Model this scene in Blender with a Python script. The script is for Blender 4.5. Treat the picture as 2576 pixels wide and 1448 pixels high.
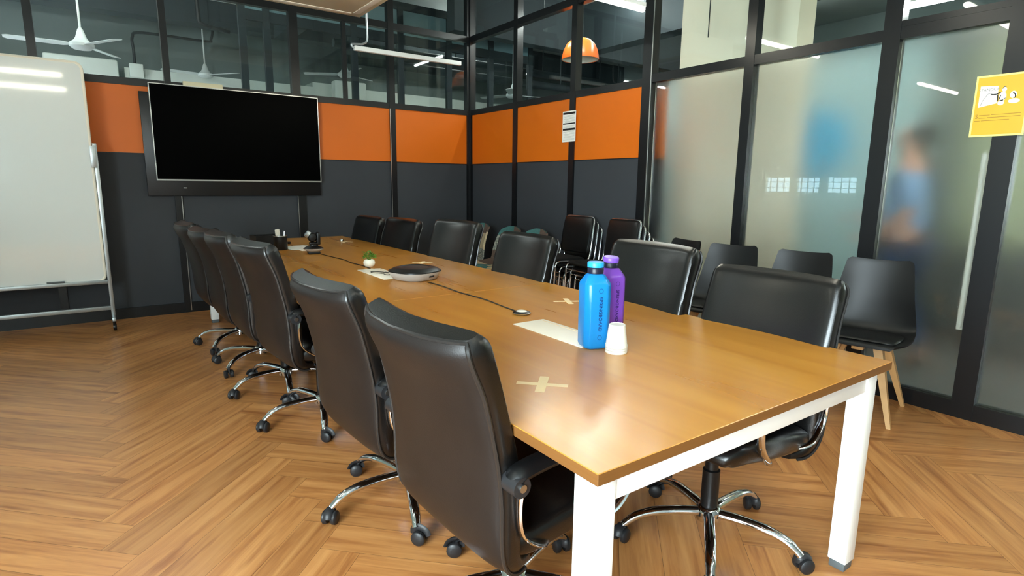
import bpy, bmesh, math, random
from mathutils import Vector, Matrix, Euler
random.seed(7)
for o in list(bpy.data.objects): bpy.data.objects.remove(o, do_unlink=True)
SC = bpy.context.scene
C = SC.collection
PI = math.pi
XR, YB, XL, YF = 3.216, 5.749, -3.0, -3.2      # right wall, back wall, left wall, wall behind the viewer
CEIL = 4.0

# ------------------------------------------------------------------ camera, view, sky
def srgb(r, g, b):
    def f(c):
        c = c / 255.0
        return c / 12.92 if c <= 0.04045 else ((c + 0.055) / 1.055) ** 2.4
    return (f(r), f(g), f(b), 1.0)

cam_d = bpy.data.cameras.new('camera')
cam = bpy.data.objects.new('camera', cam_d)
C.objects.link(cam)
SC.camera = cam
cam_d.sensor_fit = 'HORIZONTAL'
cam_d.sensor_width = 36.0
cam_d.lens = 1447.5 / 2576.0 * 36.0
cam_d.clip_start = 0.05
yaw, pit, rol = 0.621, -0.1785, 0.0114
fw = Vector((math.sin(yaw) * math.cos(pit), math.cos(yaw) * math.cos(pit), math.sin(pit)))
rt = fw.cross(Vector((0, 0, 1))).normalized()
up = rt.cross(fw)
r2 = rt * math.cos(rol) + up * math.sin(rol)
u2 = -rt * math.sin(rol) + up * math.cos(rol)
m = Matrix((r2, u2, -fw)).transposed().to_4x4()
m.translation = Vector((-0.7406, -0.7412, 1.3017))
cam.matrix_world = m

SC.view_settings.view_transform = 'Standard'
SC.view_settings.look = 'None'
SC.view_settings.gamma = 1
SC.view_settings.use_curve_mapping = False
SC.view_settings.exposure = 1.15

W = bpy.data.worlds.new('sky')
SC.world = W
W.use_nodes = True
wn = W.node_tree.nodes
bg = wn['Background']
bg.inputs['Color'].default_value = (0.84, 0.93, 1.0, 1)
bg.inputs['Strength'].default_value = 26.0

TUBE = 22.0       # room tube lamps
OTUBE = 60.0       # office tube lamps
def portal(loc, rot, sx, sy):
    d = bpy.data.lights.new('window_portal', 'AREA')
    d.shape = 'RECTANGLE'; d.size = sx; d.size_y = sy
    d.cycles.is_portal = True
    o = bpy.data.objects.new('window_portal', d)
    o.location = loc; o.rotation_euler = rot
    C.objects.link(o)

# ------------------------------------------------------------------ materials
def newmat(name):
    m = bpy.data.materials.new(name); m.use_nodes = True
    nt = m.node_tree
    return m, nt, nt.nodes['Principled BSDF']

def mat(name, col, rough=0.5, metal=0.0, spec=0.5, bump=0.0, bscale=200.0, var=0.06, vscale=6.0, coat=0.0, coat_r=0.05, trans=0.0, ior=1.45, emis=None, estr=0.0, sub=0.0, alpha=1.0):
    m, nt, p = newmat(name)
    c = col if len(col) == 4 else srgb(*col)
    if len(col) == 3: c = srgb(*col)
    if var > 0:
        tc = nt.nodes.new('ShaderNodeTexCoord')
        nz = nt.nodes.new('ShaderNodeTexNoise'); nz.inputs['Scale'].default_value = vscale; nz.inputs['Detail'].default_value = 3
        nt.links.new(tc.outputs['Object'], nz.inputs['Vector'])
        rp = nt.nodes.new('ShaderNodeValToRGB')
        rp.color_ramp.elements[0].position = 0.3; rp.color_ramp.elements[1].position = 0.7
        rp.color_ramp.elements[0].color = tuple(x * (1 - var) for x in c[:3]) + (1,)
        rp.color_ramp.elements[1].color = tuple(min(1, x * (1 + var)) for x in c[:3]) + (1,)
        nt.links.new(nz.outputs['Fac'], rp.inputs['Fac'])
        nt.links.new(rp.outputs['Color'], p.inputs['Base Color'])
    else:
        p.inputs['Base Color'].default_value = c
    p.inputs['Roughness'].default_value = rough
    p.inputs['Metallic'].default_value = metal
    p.inputs['Specular IOR Level'].default_value = spec
    p.inputs['Coat Weight'].default_value = coat
    p.inputs['Coat Roughness'].default_value = coat_r
    p.inputs['Transmission Weight'].default_value = trans
    p.inputs['IOR'].default_value = ior
    if emis is not None:
        p.inputs['Emission Color'].default_value = emis
        p.inputs['Emission Strength'].default_value = estr
    if bump > 0:
        tc = nt.nodes.new('ShaderNodeTexCoord')
        n2 = nt.nodes.new('ShaderNodeTexNoise'); n2.inputs['Scale'].default_value = bscale; n2.inputs['Detail'].default_value = 4
        nt.links.new(tc.outputs['Object'], n2.inputs['Vector'])
        b = nt.nodes.new('ShaderNodeBump'); b.inputs['Strength'].default_value = bump; b.inputs['Distance'].default_value = 0.002
        nt.links.new(n2.outputs['Fac'], b.inputs['Height'])
        nt.links.new(b.outputs['Normal'], p.inputs['Normal'])
    return m

M = {}
M['leather'] = mat('black_leather', (10, 9, 9), 0.32, spec=0.5, bump=0.25, bscale=260, var=0.12, coat=0.35, coat_r=0.22)
M['leather_rear'] = mat('black_leather_rear', (30, 25, 23), 0.42, spec=0.35, bump=0.15, bscale=260, var=0.1)
M['piping'] = mat('leather_piping', (38, 36, 35), 0.3, var=0.05)
M['blackplastic'] = mat('black_plastic', (12, 12, 13), 0.38, var=0.08)
M['casterplastic'] = mat('caster_plastic', (36, 36, 38), 0.42, var=0.1)
M['chrome'] = mat('chrome', (225, 226, 230), 0.09, metal=1.0, var=0.02)
M['frame'] = mat('charcoal_frame', (15, 16, 18), 0.33, metal=0.0, var=0.08)
M['steel'] = mat('brushed_steel', (190, 190, 188), 0.28, metal=1.0, var=0.05)
M['orange'] = mat('orange_laminate', (214, 104, 5), 0.45, var=0.03, vscale=1.5, bump=0.05)
M['slate'] = mat('slate_fabric_panel', (54, 57, 61), 0.75, var=0.06, vscale=2.0, bump=0.5, bscale=600)
M['whitepaint'] = mat('white_powder_coat', (236, 236, 232), 0.4, var=0.01)
M['white'] = mat('white_plastic', (226, 220, 206), 0.4, var=0.02)
M['cream'] = mat('cream_laminate', (246, 236, 218), 0.45, var=0.02)
M['paper'] = mat('paper', (240, 236, 226), 0.8, var=0.02)
M['tape'] = mat('masking_tape', (236, 208, 160), 0.6, var=0.05)
M['silverplastic'] = mat('silver_plastic', (188, 184, 178), 0.3, var=0.03)
M['ink'] = mat('black_ink', (30, 28, 28), 0.6, var=0)
M['ink_grey'] = mat('grey_ink', (130, 128, 122), 0.6, var=0)
M['ink_brown'] = mat('brown_ink', (150, 108, 30), 0.6, var=0)
M['yellow'] = mat('yellow_card', (214, 170, 44), 0.35, var=0.03, coat=0.6)
M['yellow_edge'] = mat('laminate_edge', (240, 222, 130), 0.3, var=0.02, coat=0.6)
M['screen'] = mat('black_screen', (2, 2, 2), 0.3, spec=0.02, var=0)
M['board'] = mat('whiteboard_enamel', (222, 224, 220), 0.3, var=0.015, vscale=1.2, bump=0.6, bscale=3, coat=1.0, coat_r=0.06)
M['alu'] = mat('anodised_aluminium', (176, 182, 184), 0.35, metal=0.75, var=0.04)
M['blue'] = mat('blue_bottle_plastic', (30, 142, 216), 0.2, var=0.03, trans=0.25, ior=1.35)
M['purple'] = mat('purple_bottle_plastic', (142, 84, 206), 0.2, var=0.03, trans=0.25, ior=1.35)
M['bluecap'] = mat('blue_cap', (40, 158, 226), 0.35, var=0.03)
M['purplecap'] = mat('purple_cap', (128, 84, 200), 0.35, var=0.03)
M['navy'] = mat('navy_band', (20, 22, 44), 0.35, var=0.03)
M['bluetext'] = mat('bottle_print', (4, 16, 84), 0.4, var=0)
M['purpletext'] = mat('bottle_print_dark', (30, 6, 84), 0.4, var=0)
M['leaf'] = mat('leaf_green', (82, 128, 38), 0.5, var=0.3, vscale=30)
M['pot'] = mat('glazed_pot', (238, 232, 214), 0.25, var=0.02)
M['oak'] = mat('pale_beech', (206, 160, 104), 0.5, var=0.12, vscale=9)
M['shell'] = mat('black_shell', (13, 13, 14), 0.42, var=0.05)
M['teal'] = mat('teal_patch', (70, 118, 116), 0.85, var=0.15, vscale=60, bump=0.5)
M['brown'] = mat('brown_patch', (104, 86, 76), 0.85, var=0.25, vscale=90, bump=0.5)
M['sand'] = mat('sand_patch', (206, 188, 152), 0.85, var=0.08, vscale=40, bump=0.5)
M['fabric'] = mat('black_mesh_fabric', (16, 16, 17), 0.8, var=0.1, bump=0.5, bscale=500)
M['greybase'] = mat('grey_foot', (90, 96, 98), 0.5, var=0.05)
M['concrete'] = mat('painted_slab', (150, 160, 156), 0.8, var=0.12, vscale=1.3, bump=0.3, bscale=20)
M['darkwall'] = mat('grey_office_wall', (118, 128, 126), 0.8, var=0.08, vscale=0.8)
M['beam'] = mat('dark_beam', (40, 50, 54), 0.7, var=0.1, vscale=1)
M['officewhite'] = mat('white_boxing', (228, 234, 226), 0.6, var=0.03, vscale=2)
M['plaster'] = mat('cream_plaster', (240, 226, 200), 0.7, var=0.03, vscale=1.5)
M['olive'] = mat('olive_wall', (188, 192, 150), 0.75, var=0.05, vscale=1)
M['greywall'] = mat('grey_green_wall', (178, 206, 206), 0.75, var=0.05, vscale=1)
M['officefloor'] = mat('grey_office_floor', (92, 98, 96), 0.5, var=0.1, vscale=2)
M['fanwhite'] = mat('fan_enamel', (226, 232, 230), 0.35, var=0.02)
M['pendant'] = mat('orange_enamel', (236, 104, 34), 0.3, var=0.03)
M['conduit'] = mat('black_conduit', (24, 28, 30), 0.5, var=0.05)
M['panelbeige'] = mat('beige_cassette', (216, 204, 170), 0.45, var=0.03)
M['bluepanel'] = mat('blue_panel', (36, 176, 226), 0.6, var=0.03)
M['green'] = mat('green_bin', (30, 140, 70), 0.5, var=0.05)
M['skin'] = mat('skin', (176, 128, 104), 0.55, var=0.04)
M['hair'] = mat('dark_hair', (34, 30, 30), 0.6, var=0.1)
M['shirt'] = mat('blue_grey_shirt', (112, 140, 172), 0.8, var=0.06, vscale=12)
M['trousers'] = mat('navy_trousers', (34, 52, 84), 0.8, var=0.06)
M['shoe'] = mat('dark_shoes', (30, 30, 32), 0.5, var=0.05)
M['bench'] = mat('dark_bench', (62, 62, 54), 0.7, var=0.08)
M['daylight'] = mat('clerestory_glass', (120, 150, 158), 0.3, var=0.1, vscale=2)
M['tube'] = mat('lit_tube', (255, 246, 214), 0.4, var=0, emis=(1.0, 0.95, 0.78, 1), estr=TUBE)
M['otube'] = mat('lit_office_tube', (255, 255, 250), 0.4, var=0, emis=(0.97, 1.0, 0.96, 1), estr=OTUBE)

def glass_clear(name='clear_glass', tint=(0.92, 0.955, 0.95, 1)):
    m, nt, p = newmat(name)
    nt.nodes.remove(p)
    out = nt.nodes['Material Output']
    tr = nt.nodes.new('ShaderNodeBsdfTransparent'); tr.inputs['Color'].default_value = tint
    gl = nt.nodes.new('ShaderNodeBsdfGlossy'); gl.inputs['Roughness'].default_value = 0.02
    gl.inputs['Color'].default_value = (0.9, 1, 1, 1)
    fr = nt.nodes.new('ShaderNodeFresnel'); fr.inputs['IOR'].default_value = 1.5
    mx = nt.nodes.new('ShaderNodeMixShader')
    ge = nt.nodes.new('ShaderNodeNewGeometry'); mu = nt.nodes.new('ShaderNodeMath'); mu.operation = 'MULTIPLY'; iv = nt.nodes.new('ShaderNodeMath'); iv.operation = 'SUBTRACT'; iv.inputs[0].default_value = 1.0
    nt.links.new(ge.outputs['Backfacing'], iv.inputs[1]); nt.links.new(iv.outputs[0], mu.inputs[0]); nt.links.new(fr.outputs[0], mu.inputs[1])
    nt.links.new(mu.outputs[0], mx.inputs[0]); nt.links.new(tr.outputs[0], mx.inputs[1]); nt.links.new(gl.outputs[0], mx.inputs[2])
    nt.links.new(mx.outputs[0], out.inputs['Surface'])
    return m
M['glass'] = glass_clear()
M['glass_tinted'] = glass_clear('tinted_window_glass', (0.36, 0.42, 0.44, 1))
def glass_frost():
    m, nt, p = newmat('frosted_glass')
    p.inputs['Base Color'].default_value = (0.93, 0.98, 0.97, 1)
    p.inputs['Transmission Weight'].default_value = 1.0
    p.inputs['Roughness'].default_value = 0.3
    p.inputs['IOR'].default_value = 1.3
    p.inputs['Coat Weight'].default_value = 1.0
    p.inputs['Coat Roughness'].default_value = 0.012
    tc = nt.nodes.new('ShaderNodeTexCoord')
    nz = nt.nodes.new('ShaderNodeTexNoise'); nz.inputs['Scale'].default_value = 2.0
    nt.links.new(tc.outputs['Object'], nz.inputs['Vector'])
    mr = nt.nodes.new('ShaderNodeMapRange'); mr.inputs['To Min'].default_value = 0.30; mr.inputs['To Max'].default_value = 0.36
    nt.links.new(nz.outputs['Fac'], mr.inputs['Value']); nt.links.new(mr.outputs[0], p.inputs['Roughness'])
    return m
M['frost'] = glass_frost()

def wood(name, c1, c2, c3, rough, scale, coat=0.0, planks=False, rr=0.1, detail=6, bump=0.12):
    """grain runs along U (UV space in metres)"""
    m, nt, p = newmat(name)
    N = nt.nodes.new; L = nt.links.new
    uv = N('ShaderNodeUVMap')
    mp = N('ShaderNodeMapping'); mp.inputs['Scale'].default_value = scale
    L(uv.outputs[0], mp.inputs['Vector'])
    nz = N('ShaderNodeTexNoise'); nz.inputs['Scale'].default_value = 1.0; nz.inputs['Detail'].default_value = detail; nz.inputs['Roughness'].default_value = 0.6
    nz.inputs['Distortion'].default_value = 0.6
    L(mp.outputs[0], nz.inputs['Vector'])
    rp = N('ShaderNodeValToRGB')
    e = rp.color_ramp.elements
    e[0].position = 0.28; e[0].color = srgb(*c1)
    e[1].position = 0.72; e[1].color = srgb(*c3)
    x = e.new(0.5); x.color = srgb(*c2)
    L(nz.outputs['Fac'], rp.inputs['Fac'])
    col = rp.outputs['Color']
    if planks:
        at = N('ShaderNodeAttribute'); at.attribute_name = 'plank'
        hv = N('ShaderNodeHueSaturation')
        mr = N('ShaderNodeMapRange'); mr.inputs['To Min'].default_value = 0.86; mr.inputs['To Max'].default_value = 1.08
        L(at.outputs['Fac'], mr.inputs['Value']); L(mr.outputs[0], hv.inputs['Value'])
        L(col, hv.inputs['Color']); col = hv.outputs['Color']
        # dark knots / flecks
        mp2 = N('ShaderNodeMapping'); mp2.inputs['Scale'].default_value = (2.2, 16, 1)
        L(uv.outputs[0], mp2.inputs['Vector'])
        n3 = N('ShaderNodeTexNoise'); n3.inputs['Scale'].default_value = 1.0; n3.inputs['Detail'].default_value = 3
        L(mp2.outputs[0], n3.inputs['Vector'])
        r3 = N('ShaderNodeValToRGB'); r3.color_ramp.elements[0].position = 0.6; r3.color_ramp.elements[1].position = 0.74
        r3.color_ramp.elements[0].color = (0, 0, 0, 1); r3.color_ramp.elements[1].color = (0.75, 0.75, 0.75, 1)
        L(n3.outputs['Fac'], r3.inputs['Fac'])
        mx = N('ShaderNodeMixRGB'); mx.blend_type = 'MULTIPLY'; mx.inputs['Color2'].default_value = (0.5, 0.34, 0.24, 1)
        L(r3.outputs['Color'], mx.inputs['Fac']); L(col, mx.inputs['Color1']); col = mx.outputs['Color']
    L(col, p.inputs['Base Color'])
    mr2 = N('ShaderNodeMapRange'); mr2.inputs['To Min'].default_value = rough - rr / 2; mr2.inputs['To Max'].default_value = rough + rr / 2
    L(nz.outputs['Fac'], mr2.inputs['Value']); L(mr2.outputs[0], p.inputs['Roughness'])
    p.inputs['Coat Weight'].default_value = coat; p.inputs['Coat Roughness'].default_value = 0.15
    b = N('ShaderNodeBump'); b.inputs['Strength'].default_value = bump; b.inputs['Distance'].default_value = 0.001
    L(nz.outputs['Fac'], b.inputs['Height']); L(b.outputs['Normal'], p.inputs['Normal'])
    return m
M['floor'] = wood('herringbone_planks', (152, 90, 46), (192, 130, 74), (212, 152, 92), 0.31, (1.6, 26, 1), planks=True)
M['tabletop'] = wood('beech_laminate', (182, 118, 42), (193, 131, 50), (202, 142, 58), 0.28, (0.7, 9, 1), coat=0.15, detail=2, bump=0.0, rr=0.04)
M['tableedge'] = wood('beech_edging', (104, 66, 28), (114, 74, 32), (122, 80, 36), 0.5, (1.0, 30, 1))

# ------------------------------------------------------------------ mesh builder
class MB:
    def __init__(s): s.v = []; s.f = []; s.mi = []; s.sm = []; s.uv = {}; s.cur = 0
    def add(s, vs, fs, smooth=False, uvs=None):
        b = len(s.v); s.v += [tuple(v) for v in vs]
        for k, f in enumerate(fs):
            if uvs: s.uv[len(s.f)] = uvs[k]
            s.f.append(tuple(i + b for i in f)); s.mi.append(s.cur); s.sm.append(smooth)
        return s
    def box(s, x0, x1, y0, y1, z0, z1, M_=None):
        vs = [Vector((x, y, z)) for z in (z0, z1) for y in (y0, y1) for x in (x0, x1)]
        fs = [(0, 2, 3, 1), (4, 5, 7, 6), (0, 1, 5, 4), (2, 6, 7, 3), (0, 4, 6, 2), (1, 3, 7, 5)]
        uvs = []
        for f in fs:
            q = [vs[i] for i in f]
            n = (q[1] - q[0]).cross(q[2] - q[0])
            ax = max(range(3), key=lambda i: abs(n[i]))
            uvs.append([((v.y, v.z) if ax == 0 else (v.x, v.z) if ax == 1 else (v.y, v.x)) for v in q])
        if M_ is not None: vs = [M_ @ v for v in vs]
        return s.add(vs, fs, False, uvs)
    def rbox(s, x0, x1, y0, y1, z0, z1, r=0.004, M_=None, seg=2):
        bm = bmesh.new()
        bmesh.ops.create_cube(bm, size=1)
        for v in bm.verts:
            v.co = Vector(((x0 + x1) / 2 + v.co.x * (x1 - x0), (y0 + y1) / 2 + v.co.y * (y1 - y0), (z0 + z1) / 2 + v.co.z * (z1 - z0)))
        bmesh.ops.bevel(bm, geom=list(bm.edges), offset=r, segments=seg, affect='EDGES', profile=0.5)
        return s.bm(bm, M_, True)
    def bm(s, bm, M_=None, smooth=False):
        bm.verts.index_update()
        vs = [(M_ @ v.co) if M_ is not None else v.co.copy() for v in bm.verts]
        fs = [[v.index for v in f.verts] for f in bm.faces]
        bm.free()
        return s.add(vs, fs, smooth)
    def loft(s, rings, cap=True, smooth=True, closed=False):
        n = len(rings[0]); vs = [v for r in rings for v in r]; fs = []
        R = len(rings)
        for i in range(R if closed else R - 1):
            a = i * n; b = ((i + 1) % R) * n
            for j in range(n):
                k = (j + 1) % n
                fs.append((a + j, a + k, b + k, b + j))
        if cap and not closed:
            fs.append(tuple(reversed(range(n)))); fs.append(tuple((R - 1) * n + j for j in range(n)))
        return s.add(vs, fs, smooth)
    def tube(s, pts, r, n=10, closed=False, flat=None, cap=True):
        """r: radius or list; flat=(a,b) elliptical scale of the two cross axes"""
        P = [Vector(p) for p in pts]; R = len(P)
        rings = []; prev = None
        for i in range(R):
            if closed: t = (P[(i + 1) % R] - P[i - 1])
            else: t = P[min(i + 1, R - 1)] - P[max(i - 1, 0)]
            t.normalize()
            if prev is None:
                ref = Vector((0, 0, 1)) if abs(t.z) < 0.9 else Vector((1, 0, 0))
                a = t.cross(ref).normalized()
            else:
                a = (prev - t * prev.dot(t)).normalized()
            prev = a; b = t.cross(a)
            rr = r[i] if isinstance(r, (list, tuple)) else r
            fa, fb = flat if flat else (1, 1)
            rings.append([P[i] + a * (math.cos(2 * PI * k / n) * rr * fa) + b * (math.sin(2 * PI * k / n) * rr * fb) for k in range(n)])
        return s.loft(rings, cap=cap, closed=closed)
    def lathe(s, prof, n=24, c=(0, 0, 0), M_=None, cap=True):
        rings = []
        for (r, z) in prof:
            ring = [Vector((c[0] + r * math.cos(2 * PI * k / n), c[1] + r * math.sin(2 * PI * k / n), c[2] + z)) for k in range(n)]
            if M_ is not None: ring = [M_ @ v for v in ring]
            rings.append(ring)
        return s.loft(rings, cap=cap)
    def prism(s, poly, z0, z1, M_=None, smooth=False):
        n = len(poly)
        vs = [Vector((x, y, z0)) for x, y in poly] + [Vector((x, y, z1)) for x, y in poly]
        if M_ is not None: vs = [M_ @ v for v in vs]
        fs = [tuple(reversed(range(n))), tuple(range(n, 2 * n))] + [(j, (j + 1) % n, n + (j + 1) % n, n + j) for j in range(n)]
        return s.add(vs, fs, smooth)
    def mat(s, i): s.cur = i; return s
    def build(s, name, mats, parent=None, angle=True):
        me = bpy.data.meshes.new(name)
        me.from_pydata(s.v, [], s.f)
        if not isinstance(mats, (list, tuple)): mats = [mats]
        for m_ in mats: me.materials.append(m_)
        for p, i, q in zip(me.polygons, s.mi, s.sm): p.material_index = i; p.use_smooth = q
        if s.uv:
            ul = me.uv_layers.new(name='UVMap')
            for fi, u in s.uv.items():
                p = me.polygons[fi]
                for li, uv in zip(p.loop_indices, u): ul.data[li].uv = uv
        bm = bmesh.new(); bm.from_mesh(me)
        bmesh.ops.recalc_face_normals(bm, faces=bm.faces)
        if angle:
            for e in bm.edges:
                if len(e.link_faces) == 2 and e.calc_face_angle(0) > 0.75: e.smooth = False
        bm.to_mesh(me); bm.free()
        o = bpy.data.objects.new(name, me); C.objects.link(o)
        if parent is not None: o.parent = parent
        return o

def tag(o, label, cat=None, group=None, kind=None):
    if label: o['label'] = label
    if cat: o['category'] = cat
    if group: o['group'] = group
    if kind: o['kind'] = kind
    return o
def thing(name, label, cat, loc=(0, 0, 0), rz=0.0, group=None):
    o = bpy.data.objects.new(name, None); C.objects.link(o)
    o.empty_display_size = 0.1
    o.location = loc; o.rotation_euler = (0, 0, rz)
    return tag(o, label, cat, group)
def struct(o): o['kind'] = 'structure'; return o
def copy_tree(o, parent=None):
    c = o.copy(); C.objects.link(c)
    if parent is not None: c.parent = parent
    for ch in [x for x in bpy.data.objects if x.parent == o and x != c]: copy_tree(ch, c)
    return c
def Rz(a): return Matrix.Rotation(a, 4, 'Z')
def Tr(x, y, z): return Matrix.Translation((x, y, z))

def catmull(pts, n=6):
    out = []
    P = [Vector(p) for p in pts]
    for i in range(len(P) - 1):
        p0 = P[max(i - 1, 0)]; p1 = P[i]; p2 = P[i + 1]; p3 = P[min(i + 2, len(P) - 1)]
        for k in range(n):
            t = k / n
            out.append(0.5 * ((2 * p1) + (p2 - p0) * t + (2 * p0 - 5 * p1 + 4 * p2 - p3) * t * t + (-p0 + 3 * p1 - 3 * p2 + p3) * t ** 3))
    out.append(P[-1])
    return out

# ------------------------------------------------------------------ floor: herringbone planks
def build_floor():
    b = MB(); w = 0.152; n = 6; L_ = n * w
    c = math.sqrt(0.5)
    ox, oy = -0.74, 1.72
    x0, x1, y0, y1 = XL - 0.05, XR, YF - 0.05, YB
    vals = []
    def W2(a, q):
        return ((a - q) * c + ox, (a + q) * c + oy)
    g = 0.0005
    def put(a0, a1, q0, q1, horiz):
        a0 += g; a1 -= g; q0 += g; q1 -= g
        cs = [(a0, q0), (a1, q0), (a1, q1), (a0, q1)]
        P = [W2(*p) for p in cs]
        if max(p[0] for p in P) < x0 or min(p[0] for p in P) > x1 or max(p[1] for p in P) < y0 or min(p[1] for p in P) > y1: return
        # clip to the room
        poly = [(p, q) for p, q in zip(P, cs)]
        for ax, lim, sgn in ((0, x0, 1), (0, x1, -1), (1, y0, 1), (1, y1, -1)):
            out = []
            for i in range(len(poly)):
                A = poly[i]; B = poly[(i + 1) % len(poly)]
                da = (A[0][ax] - lim) * sgn; db = (B[0][ax] - lim) * sgn
                if da >= 0: out.append(A)
                if da * db < 0:
                    t = da / (da - db)
                    out.append((tuple(A[0][k] + (B[0][k] - A[0][k]) * t for k in (0, 1)), tuple(A[1][k] + (B[1][k] - A[1][k]) * t for k in (0, 1))))
            poly = out
            if len(poly) < 3: return
        ru, rv = random.random() * 40, random.random() * 40
        us = [((q[0] - a0 + ru, q[1] - q0 + rv) if horiz else (q[1] - q0 + ru, q[0] - a0 + rv)) for _, q in poly]
        b.add([(p[0], p[1], 0.0) for p, _ in poly], [tuple(range(len(poly)))], False, [us])
        vals.append(random.random())
    for j in range(-70, 71):
        for m_ in range(-8, 9):
            i0 = j + 2 * n * m_
            put(i0 * w, (i0 + n) * w, j * w, (j + 1) * w, True)
            j0 = j - (2 * n - 1) - 2 * n * m_
            put(j * w, (j + 1) * w, j0 * w, (j0 + n) * w, False)
    nf = len(b.f)
    b.mat(1).box(x0, x1, y0, y1, -0.06, -0.0012)
    o = b.build('floor', [M['floor'], M['beam']], angle=False)
    at = o.data.attributes.new('plank', 'FLOAT', 'FACE')
    # recalc keeps the face order
    for i in range(len(o.data.polygons)): at.data[i].value = vals[i] if i < nf else 0.3
    for p in o.data.polygons:
        if p.index < nf and p.normal.z < 0: p.flip()
    struct(o)
build_floor()

# ------------------------------------------------------------------ partition walls
RZ0, RZ1 = 2.148, 2.212      # dark rail above the orange band
OB = 1.548                   # bottom of the orange band
ZT = 3.75

def partition(name, axis, const, thick, posts, bays):
    """posts: list of (pos, width, z0, z1). bays: list of (a, b, kind)."""
    b = MB()
    def bx(a0, a1, d0, d1, z0, z1):
        if axis == 'x': b.box(a0, a1, const + d0, const + d1, z0, z1)     # wall along x, const y
        else: b.box(const + d0, const + d1, a0, a1, z0, z1)
    for (p, w_, z0, z1) in posts: bx(p - w_ / 2, p + w_ / 2, -0.0175, thick + 0.002, z0, z1)
    return b, bx

def panel(axis, const, a0, a1, d0, d1, z0, z1, name, m_, parent, label=None):
    q = MB()
    if axis == 'x': q.box(a0, a1, const + d0, const + d1, z0, z1)
    else: q.box(const + d0, const + d1, a0, a1, z0, z1)
    o = q.build(name, m_, parent)
    if label: o['label'] = label
    return o

# back wall (television wall)
bposts = [(-2.05, 0.06), (-1.07, 0.06), (-0.10, 0.055), (1.075, 0.085), (2.155, 0.07), (3.19, 0.052), (-2.97, 0.06)]
b, bx = partition('wall_back', 'x', YB, 0.06, [(p, w_, 0, ZT) for p, w_ in bposts], [])
bx(XL, XR, -0.012, 0.06, RZ0, RZ1); bx(XL, XR, -0.015, 0.06, 0, 0.1); bx(XL, XR, -0.012, 0.06, 3.02, 3.09); bx(XL, XR, -0.012, 0.06, ZT - 0.06, ZT)
bx(XL, XR, -0.004, 0.06, OB - 0.006, OB)
for p in (1.615,): bx(p - 0.02, p + 0.02, 0.0, 0.05, RZ1, ZT)
wall_back = struct(b.build('wall_back', M['frame']))
xs = sorted(p for p, _ in bposts)
for i in range(len(xs) - 1):
    a0, a1 = xs[i] + 0.02, xs[i + 1] - 0.02
    panel('x', YB, a0, a1, 0.004, 0.05, 0.08, OB - 0.003, 'lower_panel', M['slate'], wall_back)
    panel('x', YB, a0, a1, 0.0, 0.05, OB, RZ0, 'orange_panel', M['orange'], wall_back, 'orange panel')
    panel('x', YB, a0, a1, 0.02, 0.028, RZ1, ZT, 'glass_pane', M['glass'], wall_back, 'clear glass pane')
q = MB(); q.box(-0.073, -0.066, YB - 0.023, YB - 0.0178, 0.02, 1.15); q.box(2.118, 2.126, YB - 0.023, YB - 0.0178, 0.4, RZ0); q.box(1.028, 1.034, YB - 0.023, YB - 0.0178, 0.1, 1.15)
q.build('trim_strip', M['steel'], wall_back)

# right wall, solid part
rposts = [(4.752, 0.075), (3.772, 0.075), (2.81, 0.11)]
b, bx = partition('wall_right', 'y', XR, 0.06, [(p, w_, 0, ZT) for p, w_ in rposts], [])
bx(2.76, YB + 0.04, -0.012, 0.06, RZ0, RZ1); bx(2.76, YB, -0.015, 0.06, 0, 0.1); bx(2.76, YB, -0.012, 0.06, 3.02, 3.09); bx(2.76, YB, -0.012, 0.06, ZT - 0.06, ZT)
bx(5.71, YB + 0.0, -0.02, 0.06, 0, ZT)
bx(2.76, YB, -0.004, 0.06, OB - 0.006, OB)
# right wall, glazed part
gposts = [(1.845, 0.075), (0.915, 0.095), (0.305, 0.105), (-0.7, 0.08), (-1.7, 0.08), (-2.7, 0.08)]
for p, w_ in gposts: bx(p - w_ / 2, p + w_ / 2, -0.018, 0.062, 0, ZT)
bx(YF, 2.76, -0.014, 0.06, 2.168, 2.235); bx(YF, 2.76, -0.016, 0.06, 0, 0.095); bx(YF, 2.76, -0.012, 0.06, ZT - 0.06, ZT); bx(YF, 0.96, -0.0135, 0.058, 2.236, 2.27)
wall_right = struct(b.build('wall_right', M['frame']))
ys = [2.81, 3.772, 4.752, 5.72]
for i in range(3):
    a0, a1 = ys[i] + 0.03, ys[i + 1] - 0.03
    panel('y', XR, a0, a1, 0.004, 0.05, 0.08, OB - 0.003, 'lower_panel', M['slate'], wall_right)
    panel('y', XR, a0, a1, 0.0, 0.05, OB, RZ0, 'orange_panel', M['orange'], wall_right, 'orange panel')
    panel('y', XR, a0, a1, 0.02, 0.028, RZ1, ZT, 'glass_pane', M['glass'], wall_right, 'clear glass pane')
gs = [2.76, 1.845, 0.915, 0.305, -0.7, -1.7, -2.7, YF]
for i in range(len(gs) - 1):
    a1, a0 = gs[i] - 0.02, gs[i + 1] + 0.02
    panel('y', XR, a0, a1, 0.02, 0.028, 2.23, ZT, 'glass_pane', M['glass'], wall_right, 'clear glass pane')
    if i != 2: panel('y', XR, a0, a1, 0.02, 0.030, 0.08, 2.175, 'frosted_pane', M['frost'], wall_right, 'frosted glass pane')
q = MB(); q.box(XR - 0.023, XR - 0.018, 2.757, 2.765, 0.1, ZT - 0.1); q.build('trim_strip', M['steel'], wall_right)
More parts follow.
